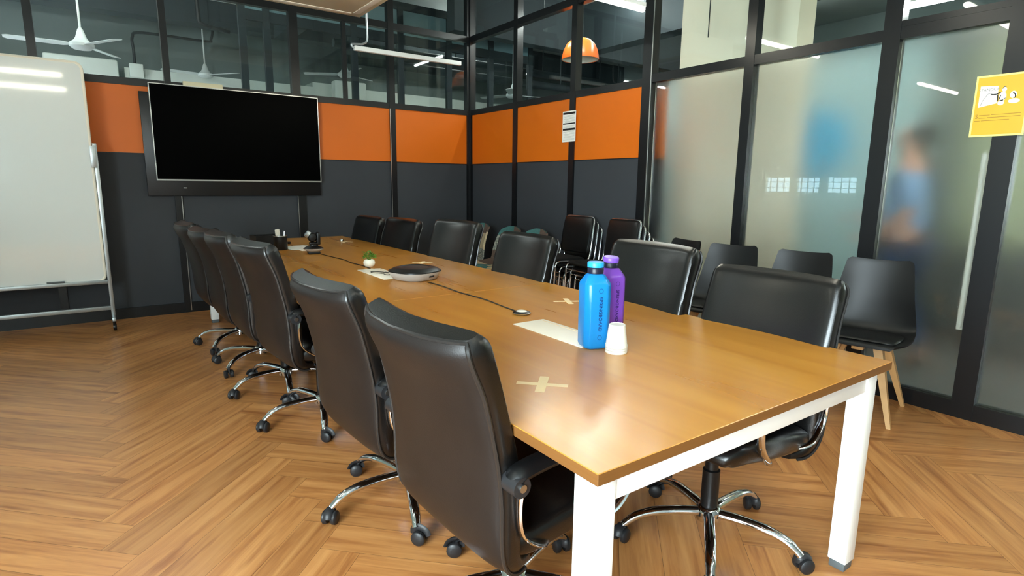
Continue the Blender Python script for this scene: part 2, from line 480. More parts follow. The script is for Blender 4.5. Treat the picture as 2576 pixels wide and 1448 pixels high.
# glass door between the two thick posts
door = struct(MB().box(XR + 0.02, XR + 0.03, 0.36, 0.866, 0.08, 2.175).build('door_1', M['frost']))
q = MB(); q.tube([(XR + 0.06, 0.395, 0.5), (XR + 0.06, 0.395, 1.5)], 0.016, 12)
for z in (0.62, 1.38): q.tube([(XR + 0.025, 0.395, z), (XR + 0.06, 0.395, z)], 0.009, 8)
q.build('door_handle', M['white'], door)['label'] = 'long upright white pull handle'

# left wall with a band of barred windows, wall behind the viewer
b = MB()
def wall_holes(b, axis, const, th, a0, a1, z0, z1, holes):
    """rectangular wall with rectangular holes, holes sorted along a, not overlapping"""
    def bx(p0, p1, zz0, zz1):
        if p1 - p0 < 1e-4 or zz1 - zz0 < 1e-4: return
        if axis == 'y': b.box(const - th, const, p0, p1, zz0, zz1)
        else: b.box(p0, p1, const - th, const, zz0, zz1)
    cur = a0
    for (h0, h1, hz0, hz1) in holes:
        bx(cur, h0, z0, z1); bx(h0, h1, z0, hz0); bx(h0, h1, hz1, z1); cur = h1
    bx(cur, a1, z0, z1)
LH = [(-2.9, -1.55, 0.9, 2.5), (-1.35, 0.0, 0.9, 2.5), (3.80, 4.33, 1.19, 1.50), (4.41, 4.86, 1.19, 1.50), (4.94, 5.46, 1.19, 1.50)]  # first two openings are added out of view to let in more daylight
wall_holes(b, 'y', XL, 0.12, YF - 0.1, YB + 0.1, 0, CEIL, LH)
struct(b.build('wall_left', M['greywall']))
FH = []
b = MB(); wall_holes(b, 'x', YF, 0.12, XL - 0.1, XR + 0.1, 0, CEIL, FH)
struct(b.build('wall_front', M['darkwall']))
def window(n_, axis, const, h, bars):
    h0, h1, z0, z1 = h
    q = MB(); t = 0.03
    def bx(p0, p1, a, c_, d0=-0.09, d1=-0.03):
        if axis == 'y': q.box(const + d0, const + d1, p0, p1, a, c_)
        else: q.box(p0, p1, const + d0, const + d1, a, c_)
    bx(h0, h0 + t, z0, z1); bx(h1 - t, h1, z0, z1); bx(h0, h1, z0, z0 + t); bx(h0, h1, z1 - t, z1)
    o = struct(q.build('window_%d' % n_, M['white']))
    q = MB()
    def br(p0, p1, a, c_):
        if axis == 'y': q.box(const - 0.03, const - 0.022, p0, p1, a, c_)
        else: q.box(p0, p1, const - 0.03, const - 0.022, a, c_)
    nv, nh = bars
    for k in range(1, nv): x = h0 + (h1 - h0) * k / nv; br(x - 0.008, x + 0.008, z0, z1)
    for k in range(1, nh): x = z0 + (z1 - z0) * k / nh; br(h0, h1, x - 0.007, x + 0.007)
    q.build('window_grille', M['frame'], o)
    q = MB()
    if axis == 'y': q.box(const - 0.06, const - 0.056, h0 + t, h1 - t, z0 + t, z1 - t)
    else: q.box(h0 + t, h1 - t, const - 0.06, const - 0.056, z0 + t, z1 - t)
    q.build('window_glass', M['glass_tinted'] if n_ > 2 else M['glass'], o)
    q = MB()
    if axis == 'y': q.box(const, const + 0.05, h0 - 0.03, h1 + 0.03, z0 - 0.09, z0 - 0.07)
    else: q.box(h0 - 0.03, h1 + 0.03, const, const + 0.05, z0 - 0.05, z0 - 0.03)
    q.build('window_sill', M['white'], o)
for i, h in enumerate(LH): window(i + 1, 'y', XL, h, (4, 3) if i > 1 else (3, 3))
for i, h in enumerate(FH): window(i + 4, 'x', YF, h, (3, 3))
portal((XL - 0.1, 4.63, 1.345), (0, -PI / 2, 0), 0.35, 1.7)
portal((XL - 0.1, -1.45, 1.7), (0, -PI / 2, 0), 1.7, 3.0)

# slab ceiling over room and office
X1, Y1 = 9.5, 10.6
struct(MB().box(XL - 0.2, X1 + 0.1, YF - 0.2, Y1 + 0.1, CEIL, CEIL + 0.1).build('ceiling', M['concrete']))
struct(MB().box(XR + 0.05, X1, YF, Y1, -0.05, -0.002).box(XL, XR + 0.05, YB + 0.04, Y1, -0.05, -0.002).build('floor_office', M['officefloor']))
struct(MB().box(XL - 0.2, X1, Y1, Y1 + 0.1, 0, CEIL).build('wall_office_back', M['darkwall']))
struct(MB().box(X1, X1 + 0.1, YF, Y1, 0, CEIL).build('wall_office_right', M['darkwall']))
struct(MB().box(XL - 0.3, XL - 0.18, YB + 0.1, Y1, 0, CEIL).build('wall_office_left', M['darkwall']))
struct(MB().box(XR + 0.06, X1, YF - 0.1, YF, 0, CEIL).build('wall_office_front', M['olive']))

# ------------------------------------------------------------------ meeting table
TW, TL = 1.31, 5.19
SEAM = [0.0, 1.765, 3.345, TL]
tab = thing('meeting_table', 'long beech-topped meeting table with white steel legs in the middle of the room', 'table', (TW / 2, TL / 2, 0))
OFF = Vector((-TW / 2, -TL / 2, 0))
Mt = Matrix.Translation(OFF)
for i in range(3):
    y0, y1 = SEAM[i] + (0.0012 if i else 0), SEAM[i + 1] - 0.0012
    q = MB(); q.box(0, TW, y0, y1, 0.7225, 0.7500, Mt)
    for fi in range(len(q.f)): q.mi[fi] = 0 if fi == 1 else 1
    o = q.build('tabletop', [M['tabletop'], M['tableedge']], tab)
    bv = o.modifiers.new('b', 'BEVEL'); bv.width = 0.0015; bv.segments = 1
legys = [0.03, 1.735, 3.315, TL - 0.09]
for ly in legys:
    mid = 0 < legys.index(ly) < 3
    for lx in ((0.31, TW - 0.375) if mid else (0.02, TW - 0.085)):
        o = MB().rbox(lx, lx + 0.065, ly, ly + 0.06, 0.03, 0.7225, 0.003, Mt).build('leg', M['whitepaint'], tab)
        MB().rbox(lx + 0.004, lx + 0.061, ly + 0.004, ly + 0.056, 0.0, 0.03, 0.003, Mt).build('foot_cap', M['greybase'], o)
    MB().rbox(0.084, TW - 0.084, ly + 0.006, ly + 0.046, 0.65, 0.7225, 0.002, Mt).build('apron', M['whitepaint'], tab)
for lx in (0.24, TW - 0.275):
    MB().rbox(lx, lx + 0.035, 0.09, TL - 0.09, 0.665, 0.7225, 0.002, Mt).build('side_rail', M['whitepaint'], tab)
for (y0, y1) in ((0.675, 1.077), (2.365, 2.785), (4.02, 4.44)):
    o = MB().rbox(0.568, 0.722, y0, y1, 0.7485, 0.7525, 0.0012, Mt).build('cable_flap', M['cream'], tab)
    o['label'] = 'cream cable flap'
    MB().box(0.700, 0.703, y0 + 0.02, y1 - 0.02, 0.7525, 0.7532, Mt).build('flap_groove', M['tape'], o)

# ------------------------------------------------------------------ executive chairs
def superring(c, ax_w, ax_n, w, th, n=28, e=3.2, bow=0.0, axb=None):
    out = []
    for k in range(n):
        t = 2 * PI * k / n
        cx = abs(math.cos(t)) ** (2 / e) * (1 if math.cos(t) >= 0 else -1)
        sx = abs(math.sin(t)) ** (2 / e) * (1 if math.sin(t) >= 0 else -1)
        p = c + ax_w * (w * cx) + ax_n * (th * sx)
        if bow: p = p + axb * (bow * cx * cx)
        out.append(p)
    return out
# centre-line of the upholstered shell, (x, z, half thickness, half width, bow)
BACK = [(-0.125, 0.350, 0.018, 0.225, 0.0), (-0.178, 0.358, 0.030, 0.252, 0.0), (-0.216, 0.395, 0.042, 0.267, 0.006), (-0.234, 0.465, 0.048, 0.273, 0.014), (-0.242, 0.56, 0.050, 0.273, 0.022), (-0.258, 0.66, 0.048, 0.271, 0.028),
        (-0.283, 0.75, 0.045, 0.269, 0.034), (-0.313, 0.84, 0.044, 0.267, 0.042), (-0.344, 0.915, 0.050, 0.265, 0.048), (-0.358, 0.95, 0.047, 0.262, 0.050), (-0.368, 0.974, 0.026, 0.250, 0.050)]
def shell_loft(b, P, e=3.2, lo=0, hi=None):
    pts = catmull([Vector((p[0], p[2], p[1])) for p in P], 4)
    par = catmull([Vector((p[3], p[4], 0)) for p in P], 4)
    rings = []
    for i, (v, w_) in enumerate(zip(pts, par)):
        c = Vector((v.x, 0, v.z))
        a = pts[max(i - 1, 0)]; d = pts[min(i + 1, len(pts) - 1)]
        t = Vector((d.x - a.x, 0, d.z - a.z)).normalized()
        nrm = Vector((t.z, 0, -t.x))
        rings.append(superring(c, Vector((0, 1, 0)), nrm, w_.x, v.y, 32, e, w_.y, Vector((1, 0, 0))))
    b.loft(rings)
    return rings
SEATP = [(0.275, 0.425, 0.022, 0.225, 0), (0.262, 0.445, 0.042, 0.245, 0), (0.2, 0.458, 0.052, 0.262, 0), (0.08, 0.446, 0.055, 0.272, 0), (-0.05, 0.430, 0.055, 0.270, 0), (-0.15, 0.415, 0.050, 0.262, 0), (-0.2, 0.41, 0.03, 0.25, 0)]
def make_exec():
    t = thing('office_chair', '', 'chair')
    LIFT = 0.0
    b = MB(); rings = shell_loft(b, BACK, 4.5)
    # rear skin faces use the satin rear leather
    for fi, f in enumerate(b.f):
        if len(f) == 4:
            k = f[0] % 32
            if 17 <= k <= 30: b.mi[fi] = 1
    back = b.build('backrest', [M['leather'], M['leather_rear']], t)
    # piping round the rear edge
    edge = []
    for s in (1, -1):
        ks = [31 if s > 0 else 17]
        edge.append([r[(30 if s > 0 else 18)] + Vector((0, 0.006 * s, 0)) for r in rings[2:-1]])
    top = [rings[-2][k] for k in range(29, 18, -1)]
    path = edge[0] + top + list(reversed(edge[1]))
    MB().tube(path, 0.0055, 6).build('piping', M['piping'], back)
    # front cushion fold line near the top
    b = MB(); shell_loft(b, SEATP, 4.0)
    seat = b.build('seat', M['leather'], t)
    for s in (-1, 1):
        y = s * 0.292
        fr = MB()
        fr.tube(catmull([(-0.20, y, 0.635), (-0.215, y * 0.98, 0.56), (-0.20, y * 0.97, 0.47), (-0.13, y * 0.95, 0.415), (-0.05, y * 0.7, 0.395)], 5), 0.008, 8, flat=(1.5, 0.7))
        fr.tube(catmull([(0.16, y, 0.645), (0.205, y, 0.60), (0.19, y * 0.98, 0.50), (0.12, y * 0.95, 0.42), (0.06, y * 0.7, 0.395)], 5), 0.012, 8, flat=(1.5, 0.7))
        f = fr.build('arm_bracket', M['chrome'], t)
        a = MB(); a.tube(catmull([(-0.235, y, 0.63), (-0.215, y, 0.645), (-0.1, y, 0.655), (0.05, y, 0.66), (0.15, y, 0.655), (0.20, y, 0.63)], 5), [0.026, 0.029] + [0.027] * 20 + [0.024, 0.022, 0.02, 0.016], 12, flat=(1.15, 0.75))
        pad = a.build('armrest', M['blackplastic'], t)
        kn = MB(); kn.tube([(-0.235, y - s * 0.03, 0.622), (-0.235, y + s * 0.03, 0.622)], 0.025, 16); kn.build('arm_joint', M['casterplastic'], pad)
        kn = MB(); kn.tube([(-0.235, y + s * 0.029, 0.622), (-0.235, y + s * 0.034, 0.622)], 0.010, 10); kn.build('bolt', M['steel'], pad)
    b = MB(); b.rbox(-0.13, 0.11, -0.09, 0.09, 0.335, 0.378, 0.012)
    b.tube([(0.02, 0.0, 0.37), (0.04, -0.25, 0.375)], 0.006, 8); b.rbox(0.025, 0.055, -0.29, -0.23, 0.368, 0.382, 0.004)
    b.build('tilt_mechanism', M['blackplastic'], t)
    b = MB(); b.lathe([(0.031, 0.13), (0.031, 0.28), (0.024, 0.285), (0.024, 0.36)], 20); b.build('gas_lift', M['blackplastic'], t)
    b = MB(); b.lathe([(0.03, 0.075), (0.046, 0.085), (0.048, 0.12), (0.04, 0.135), (0.031, 0.14)], 24); b.build('base_hub', M['chrome'], t)
    for k in range(5):
        a = 2 * PI * k / 5
        R_ = Rz(a)
        pts = catmull([R_ @ Vector(p) for p in ((0.03, 0, 0.115), (0.12, 0, 0.118), (0.21, 0, 0.112), (0.27, 0, 0.095), (0.305, 0, 0.07), (0.317, 0, 0.058))], 4)
        lg = MB().tube(pts, [0.020] * 9 + [0.018] * 6 + [0.016] * 6, 12, flat=(1.05, 0.8)).build('base_leg', M['chrome'], t)
        c = MB()
        sw = a + 0.9 + 0.7 * math.sin(3.1 * k)
        Mc = Tr(*(R_ @ Vector((0.317, 0, 0)))) @ Rz(sw)
        for s in (-1, 1):
            c.lathe([(0.005, s * 0.008), (0.024, s * 0.008), (0.027, s * 0.012), (0.027, s * 0.024), (0.022, s * 0.029), (0.005, s * 0.030)], 18, M_=Mc @ Tr(0.014, 0, 0.027) @ Matrix.Rotation(PI / 2, 4, 'X'))
        c.tube(catmull([Mc @ Vector(p) for p in ((-0.010, 0, 0.034), (-0.008, 0, 0.052), (0.012, 0, 0.060), (0.034, 0, 0.05), (0.043, 0, 0.032))], 3), 0.010, 8, flat=(1.6, 0.6))
        c.tube([Mc @ Vector((0, 0, 0.03)), Mc @ Vector((0, 0, 0.068))], 0.007, 8)
        c.build('caster', M['casterplastic'], lg)
    return t
exec0 = make_exec()
UPPER = ('backrest', 'seat', 'arm_bracket', 'armrest', 'tilt_mechanism')
LEFT = [  # hub x, y, facing, lift, base spin, label
    (0.203, 0.555, 0.05, 0.000, 0.35, 'nearest black leather office chair on the left side of the table'),
    (0.205, 1.32, 0.06, -0.010, 0.61, 'second nearest black leather office chair on the left side of the table'),
    (0.185, 2.36, 0.08, 0.035, 0.66, 'third black leather office chair from the near end on the left side'),
    (0.145, 2.98, 0.02, 0.037, 0.76, 'fourth black leather office chair from the near end on the left side'),
    (0.125, 3.57, 0.02, 0.020, 0.0, 'fifth black leather office chair from the near end on the left side'),
    (0.105, 4.22, 0.03, 0.020, 0.14, 'farthest black leather office chair on the left side of the table'),
]
RIGHT = [
    (1.075, 0.465, PI + 0.00, 0.0, 0.03, 'nearest black leather office chair on the right, chrome base seen under the table end'),
    (1.078, 1.10, PI - 0.07, 0.055, 0.1, 'second nearest right-side leather office chair, standing behind the water bottles'),
    (1.078, 2.07, PI + 0.01, 0.022, 0.1, 'right-side leather office chair directly in front of the patchwork chairs'),
    (1.118, 2.95, PI + 0.12, 0.050, 0.1, 'right-side leather office chair, third from the far end of the table'),
    (1.140, 3.94, PI + 0.10, 0.011, 0.1, 'right-side leather office chair, second from the far end of the table'),
    (1.080, 4.58, PI + 0.07, 0.0, 0.1, 'right-side leather office chair, last one at the far end of the table'),
]
src_pos = LEFT + RIGHT
chairs = [None]
# the copies are made from the untouched first chair, which is placed last
for a in src_pos[1:]:
    c = copy_tree(exec0)
    c.location = (a[0], a[1], 0); c.rotation_euler = (0, 0, a[2]); c['label'] = a[5]
    chairs.append(c)
exec0.location = (src_pos[0][0], src_pos[0][1], 0); exec0.rotation_euler = (0, 0, src_pos[0][2]); exec0['label'] = src_pos[0][5]
chairs[0] = exec0
for c, a in zip(chairs, src_pos):
    c['group'] = 'office chairs around the meeting table'
    for ch in list(c.children):
        n_ = ch.name.split('.')[0]
        if n_ in UPPER: ch.location.z = a[3]
        if n_ in ('base_leg', 'base_hub'): ch.rotation_euler.z = a[4] - a[2]
        if n_ in ('base_leg', 'base_hub', 'gas_lift') and a is RIGHT[0]: ch.location = (0.07, 0.04, 0)
        if n_ == 'gas_lift': ch.scale.z = 1.0 + a[3] / 0.36

# ------------------------------------------------------------------ black shell chairs on wooden legs
def shell_mesh(P, th):
    """P rows: (x, z, half width, edge lift, bow forward) from seat front to back top"""
    b = MB(); n = 14
    pts = catmull([Vector((p[0], 0, p[1])) for p in P], 4)
    par = catmull([Vector((p[2], p[3], p[4])) for p in P], 4)
    rings = []
    for i, (v, w_) in enumerate(zip(pts, par)):
        a = pts[max(i - 1, 0)]; d = pts[min(i + 1, len(pts) - 1)]
        t = (d - a).normalized(); nrm = Vector((t.z, 0, -t.x))   # towards the sitter
        if nrm.z < -0.2: nrm = -nrm
        nrm = Vector((-t.z, 0, t.x)) * -1
        up_ = []; dn = []
        for k in range(n + 1):
            u = -1 + 2 * k / n
            q = v + Vector((0, u * w_.x, 0)) + Vector((0, 0, 1)) * (w_.y * abs(u) ** 2.5) + Vector((1, 0, 0)) * (w_.z * abs(u) ** 2.2)
            up_.append(q + nrm * th / 2); dn.append(q - nrm * th / 2)
        rings.append(up_ + list(reversed(dn)))
    b.loft(rings)
    return b
PATCH = [(0.235, 0.432, 0.175, 0.0, 0), (0.225, 0.452, 0.20, 0.0, 0), (0.15, 0.448, 0.235, 0.008, 0), (0.0, 0.432, 0.245, 0.02, 0), (-0.12, 0.428, 0.242, 0.035, 0.0), (-0.19, 0.46, 0.235, 0.03, 0.03), (-0.222, 0.54, 0.225, 0.01, 0.05), (-0.245, 0.66, 0.21, 0, 0.05), (-0.27, 0.78, 0.19, 0, 0.035), (-0.285, 0.845, 0.165, -0.015, 0.02), (-0.29, 0.868, 0.14, -0.03, 0.015)]
SHELL = [(0.235, 0.432, 0.175, 0.0, 0), (0.225, 0.452, 0.20, 0.0, 0), (0.15, 0.448, 0.235, 0.008, 0), (0.0, 0.432, 0.245, 0.02, 0), (-0.12, 0.428, 0.242, 0.035, 0.0), (-0.19, 0.46, 0.238, 0.03, 0.03), (-0.222, 0.54, 0.228, 0.01, 0.05), (-0.245, 0.66, 0.207, 0, 0.05), (-0.268, 0.78, 0.188, 0.004, 0.035), (-0.280, 0.845, 0.176, 0.010, 0.028), (-0.284, 0.863, 0.166, 0.008, 0.025), (-0.286, 0.870, 0.150, 0.008, 0.02)]
def make_shell():
    t = thing('shell_chair', '', 'chair')
    o = shell_mesh(SHELL, 0.009).build('seat_shell', M['shell'], t)
    cu = MB(); shell_loft(cu, [(0.20, 0.458, 0.008, 0.17, 0), (0.18, 0.462, 0.014, 0.19, 0), (0.05, 0.456, 0.018, 0.2, 0), (-0.08, 0.448, 0.016, 0.195, 0), (-0.14, 0.447, 0.006, 0.17, 0)], 3)
    cu.build('seat_cushion', M['shell'], t)
    b = MB(); b.rbox(-0.12, 0.12, -0.03, 0.03, 0.385, 0.42, 0.004); b.rbox(-0.03, 0.03, -0.12, 0.12, 0.385, 0.42, 0.004); b.build('cross_brace', M['oak'], t)
    for sx in (-1, 1):
        for sy in (-1, 1):
            top = Vector((sx * 0.10, sy * 0.10, 0.42)); bot = Vector((sx * 0.225, sy * 0.215, 0.0))
            rings = []
            for (s_, w_) in ((0, 0.030), (0.15, 0.029), (1, 0.0145)):
                c_ = top.lerp(bot, s_)
                rings.append([c_ + Vector((dx * w_, dy * w_ * 0.75, 0)) for dx, dy in ((-1, -1), (1, -1), (1, 1), (-1, 1))])
            MB().loft(rings, smooth=False).build('leg', M['oak'], t)
    return t
sh0 = make_shell()
SH = [(2.865, 0.735, PI + 0.22, 'nearest black shell chair, pale wooden legs in view beside the glass door'),
      (2.88, 1.235, PI + 0.12, 'black shell chair behind the nearest leather chair, second nearest along the glass wall'),
      (2.85, 1.73, PI + 0.22, 'black shell chair standing third nearest along the glass wall'),
      (2.87, 2.29, PI - 0.25, 'black shell chair farthest along the glass wall, beside the chrome chair stacks')]
for i, (x, y, rz, lb) in reversed(list(enumerate(SH))):
    r = copy_tree(sh0) if i else sh0
    r.location = (x, y, 0); r.rotation_euler = (0, 0, rz); r['label'] = lb; r['group'] = 'black shell chairs along the glass wall'

# ------------------------------------------------------------------ patchwork chairs
def make_patch(name_label, x, y, rz):
    t = thing('patchwork_chair', name_label, 'chair', (x, y, 0), rz, 'patchwork chairs by the dark wall')
    P = [(p[0], p[1] * 0.97, p[2] * 1.12, p[3], p[4] * 1.3) for p in PATCH]
    b = shell_mesh(P, 0.022)
    for fi, f in enumerate(b.f):
        c = sum((Vector(b.v[i]) for i in f), Vector()) / len(f)
        if c.z > 0.745: b.mi[fi] = 0 if c.y < 0.02 else 1
        elif c.z > 0.56: b.mi[fi] = 2 if c.y > -0.03 else 3
        else: b.mi[fi] = (0 if c.x > 0 else 3) if c.y > 0 else (2 if c.x > 0.05 else 1)
    b.build('seat_shell', [M['teal'], M['brown'], M['sand'], M['plaid']], t)
    for sx in (-1, 1):
        for sy in (-1, 1):
            MB().tube([(sx * 0.1, sy * 0.1, 0.42), (sx * 0.22, sy * 0.2, 0)], [0.018, 0.011], 10).build('leg', M['oak'], t)
    return t
def plaid():
    m_, nt, p = newmat('checked_patch')
    tc = nt.nodes.new('ShaderNodeTexCoord'); br = nt.nodes.new('ShaderNodeTexBrick')
    br.inputs['Scale'].default_value = 22; br.offset = 0; br.inputs['Color1'].default_value = srgb(178, 176, 160); br.inputs['Color2'].default_value = srgb(150, 156, 146); br.inputs['Mortar'].default_value = srgb(50, 56, 58); br.inputs['Mortar Size'].default_value = 0.03
    br.inputs['Brick Width'].default_value = 0.4; br.inputs['Row Height'].default_value = 0.4
    mp = nt.nodes.new('ShaderNodeMapping'); mp.inputs['Rotation'].default_value = (PI / 2, 0, PI / 2)
    nt.links.new(tc.outputs['Object'], mp.inputs[0]); nt.links.new(mp.outputs[0], br.inputs['Vector']); nt.links.new(br.outputs['Color'], p.inputs['Base Color'])
    p.inputs['Roughness'].default_value = 0.85
    return m_
M['plaid'] = plaid()
make_patch('patchwork fabric chair nearest the stacked chrome chairs, teal and brown top', 2.74, 4.06, PI - 0.1)
make_patch('patchwork fabric chair in the middle of the three, rounded top against the dark wall', 2.72, 4.50, PI - 0.1)
make_patch('patchwork fabric chair in the far corner, mostly hidden behind a leather chair', 2.70, 5.08, PI - 0.15)

# ------------------------------------------------------------------ stacked chrome chairs
def make_stack_chair():
    t = thing('stacking_chair', '', 'chair')
    b = MB()
    for s in (-1, 1):
        y = s * 0.225
        b.tube(catmull([(0.235, y, 0.0), (0.225, y, 0.15), (0.215, y, 0.36), (0.205, y, 0.42), (0.17, y, 0.445), (0.05, y, 0.445), (-0.12, y, 0.435), (-0.175, y, 0.44), (-0.205, y, 0.50), (-0.235, y * 0.97, 0.65), (-0.262, y * 0.93, 0.80)], 5), 0.0095, 10)
        b.tube(catmull([(-0.02, y * 0.98, 0.435), (-0.09, y, 0.40), (-0.16, y * 1.02, 0.22), (-0.215, y * 1.03, 0.0)], 5), 0.0095, 10)
    y = 0.225
    b.tube(catmull([(-0.262, -y * 0.93, 0.80), (-0.268, -y * 0.86, 0.832), (-0.27, -y * 0.7, 0.843), (-0.27, 0, 0.845), (-0.27, y * 0.7, 0.843), (-0.268, y * 0.86, 0.832), (-0.262, y * 0.93, 0.80)], 5), 0.0095, 10)
    b.tube([(0.205, -y, 0.40), (0.205, y, 0.40)], 0.007, 8); b.tube([(-0.1, -y, 0.40), (-0.1, y, 0.40)], 0.007, 8)
    b.build('frame', M['chrome'], t)
    sb = MB(); shell_loft(sb, [(0.215, 0.452, 0.008, 0.18, 0), (0.2, 0.462, 0.02, 0.205, 0), (0.05, 0.462, 0.022, 0.212, 0), (-0.12, 0.455, 0.02, 0.205, 0), (-0.165, 0.452, 0.008, 0.19, 0)], 4)
    sb.build('seat', M['fabric'], t)
    sb = MB(); shell_loft(sb, [(-0.192, 0.50, 0.006, 0.185, 0), (-0.198, 0.52, 0.018, 0.208, 0), (-0.226, 0.69, 0.020, 0.214, 0), (-0.250, 0.82, 0.018, 0.205, 0), (-0.254, 0.84, 0.006, 0.19, 0)], 4)
    sb.build('backrest', M['leather'], t)
    return t
st0 = make_stack_chair()
order = ['bottom', 'second', 'third', 'top']
plan = []
for si, (sx, sy, rz, who) in enumerate(((2.84, 3.50, PI - 0.03, 'in the left chrome stack, by the notice on the wall'), (2.84, 2.92, PI - 0.12, 'in the right chrome stack, nearer the glass wall'))):
    for k in range(4):
        dz = 0.052 * k; fx = 0.052 * (k - 3)
        px = sx + math.cos(rz) * fx; py = sy + math.sin(rz) * fx
        plan.append((px, py, dz, rz, '%s black stacking chair %s' % (order[k], who), 'stack of black chrome-framed chairs ' + ('on the left' if si == 0 else 'on the right')))
for i, (x, y, z, rz, lb, gr) in reversed(list(enumerate(plan))):
    r = copy_tree(st0) if i else st0
    r.location = (x, y, z); r.rotation_euler = (0, 0, rz); r['label'] = lb; r['group'] = gr

# ------------------------------------------------------------------ television and its board
tv = thing('television', 'large black flat television in a thin silver frame on the back wall', 'television', (0.498, 5.678, 1.737))
MB().rbox(-0.765, 0.765, -0.022, 0.02, -0.437, 0.438, 0.006).build('casing', M['blackplastic'], tv)
b = MB()
b.box(-0.767, 0.767, -0.032, 0.0, -0.44, -0.426); b.box(-0.767, 0.767, -0.032, 0.0, 0.433, 0.44); b.box(-0.767, -0.759, -0.032, 0.0, -0.426, 0.433); b.box(0.759, 0.767, -0.032, 0.0, -0.426, 0.433)
b.build('bezel', M['steel'], tv)['label'] = 'thin silver bezel'
MB().box(-0.759, 0.759, -0.026, -0.0225, -0.426, 0.433).build('screen', M['screen'], tv)
bb = MB().rbox(-0.345, 1.27, 5.70, 5.728, 1.155, 2.10, 0.003).build('backing_board', M['blackplastic'])
tag(bb, 'black mounting board behind and below the television', 'board')
o = MB().rbox(-0.05, -0.02, 5.688, 5.701, 1.225, 1.235, 0.002).build('sensor_light', M['steel'], bb)
bxo = MB().rbox(0.02, 0.36, 5.685, 5.727, 2.12, 2.222, 0.004).build('junction_box', M['panelbeige']); tag(bxo, 'beige junction box on the dark rail above the television', 'box')

# ------------------------------------------------------------------ whiteboard on casters
wb = thing('whiteboard', 'large mobile whiteboard on a grey caster frame at the left', 'whiteboard', (-1.5, 5.4, 0))
def rrect(w, h, r, n=6):
    out = []
    for cx, cy, a0 in ((w - r, h - r, 0), (-w + r, h - r, PI / 2), (-w + r, -h + r, PI), (w - r, -h + r, 3 * PI / 2)):
        for k in range(n + 1): out.append((cx + r * math.cos(a0 + PI / 2 * k / n), cy + r * math.sin(a0 + PI / 2 * k / n)))
    return out
Mw = Tr(0, 0, 1.335) @ Matrix.Rotation(PI / 2, 4, 'X')
MB().prism(rrect(0.745, 0.90, 0.05), -0.008, 0.012, Mw).build('board_surface', M['board'], wb)
rim = [Mw @ Vector((x, y, 0.0)) for x, y in rrect(0.753, 0.908, 0.055)]
MB().tube(rim, 0.013, 8, closed=True).build('board_rim', M['cream'], wb)
for s in (-1, 1):
    fr = MB(); fr.rbox(s * 0.782 - 0.015, s * 0.782 + 0.015, -0.02, 0.02, 0.09, 1.60, 0.003); fr.rbox(s * 0.782 - 0.014, s * 0.782 + 0.014, -0.16, 0.16, 0.085, 0.115, 0.003)
    fo = fr.build('upright', M['alu'], wb)
    pv = MB(); pv.rbox(s * 0.765 - 0.02, s * 0.765 + 0.02, -0.035, -0.02, 1.40, 1.58, 0.003); pv.build('pivot_bracket', M['alu'], fo)
    for y in (-0.14, 0.14):
        c = MB(); c.lathe([(0.004, -0.014), (0.03, -0.012), (0.033, 0), (0.03, 0.012), (0.004, 0.014)], 16, M_=Tr(s * 0.782, y, 0.034) @ Matrix.Rotation(PI / 2, 4, 'Y')); c.tube([(s * 0.782, y, 0.05), (s * 0.782, y, 0.09)], 0.012, 8)
        c.build('caster', M['blackplastic'], fo)
b = MB(); b.rbox(-0.77, 0.77, -0.045, 0.015, 0.405, 0.435, 0.003); b.build('pen_tray', M['alu'], wb)
b = MB(); b.rbox(-0.77, 0.77, -0.02, 0.02, 0.165, 0.20, 0.003); b.build('cross_bar', M['alu'], wb)
mk = MB(); mk.tube([(-1.15, 5.362, 0.444), (-1.03, 5.362, 0.444)], 0.008, 10)
tag(mk.build('marker_pen', M['greybase']), 'grey marker pen lying on the whiteboard tray', 'pen')

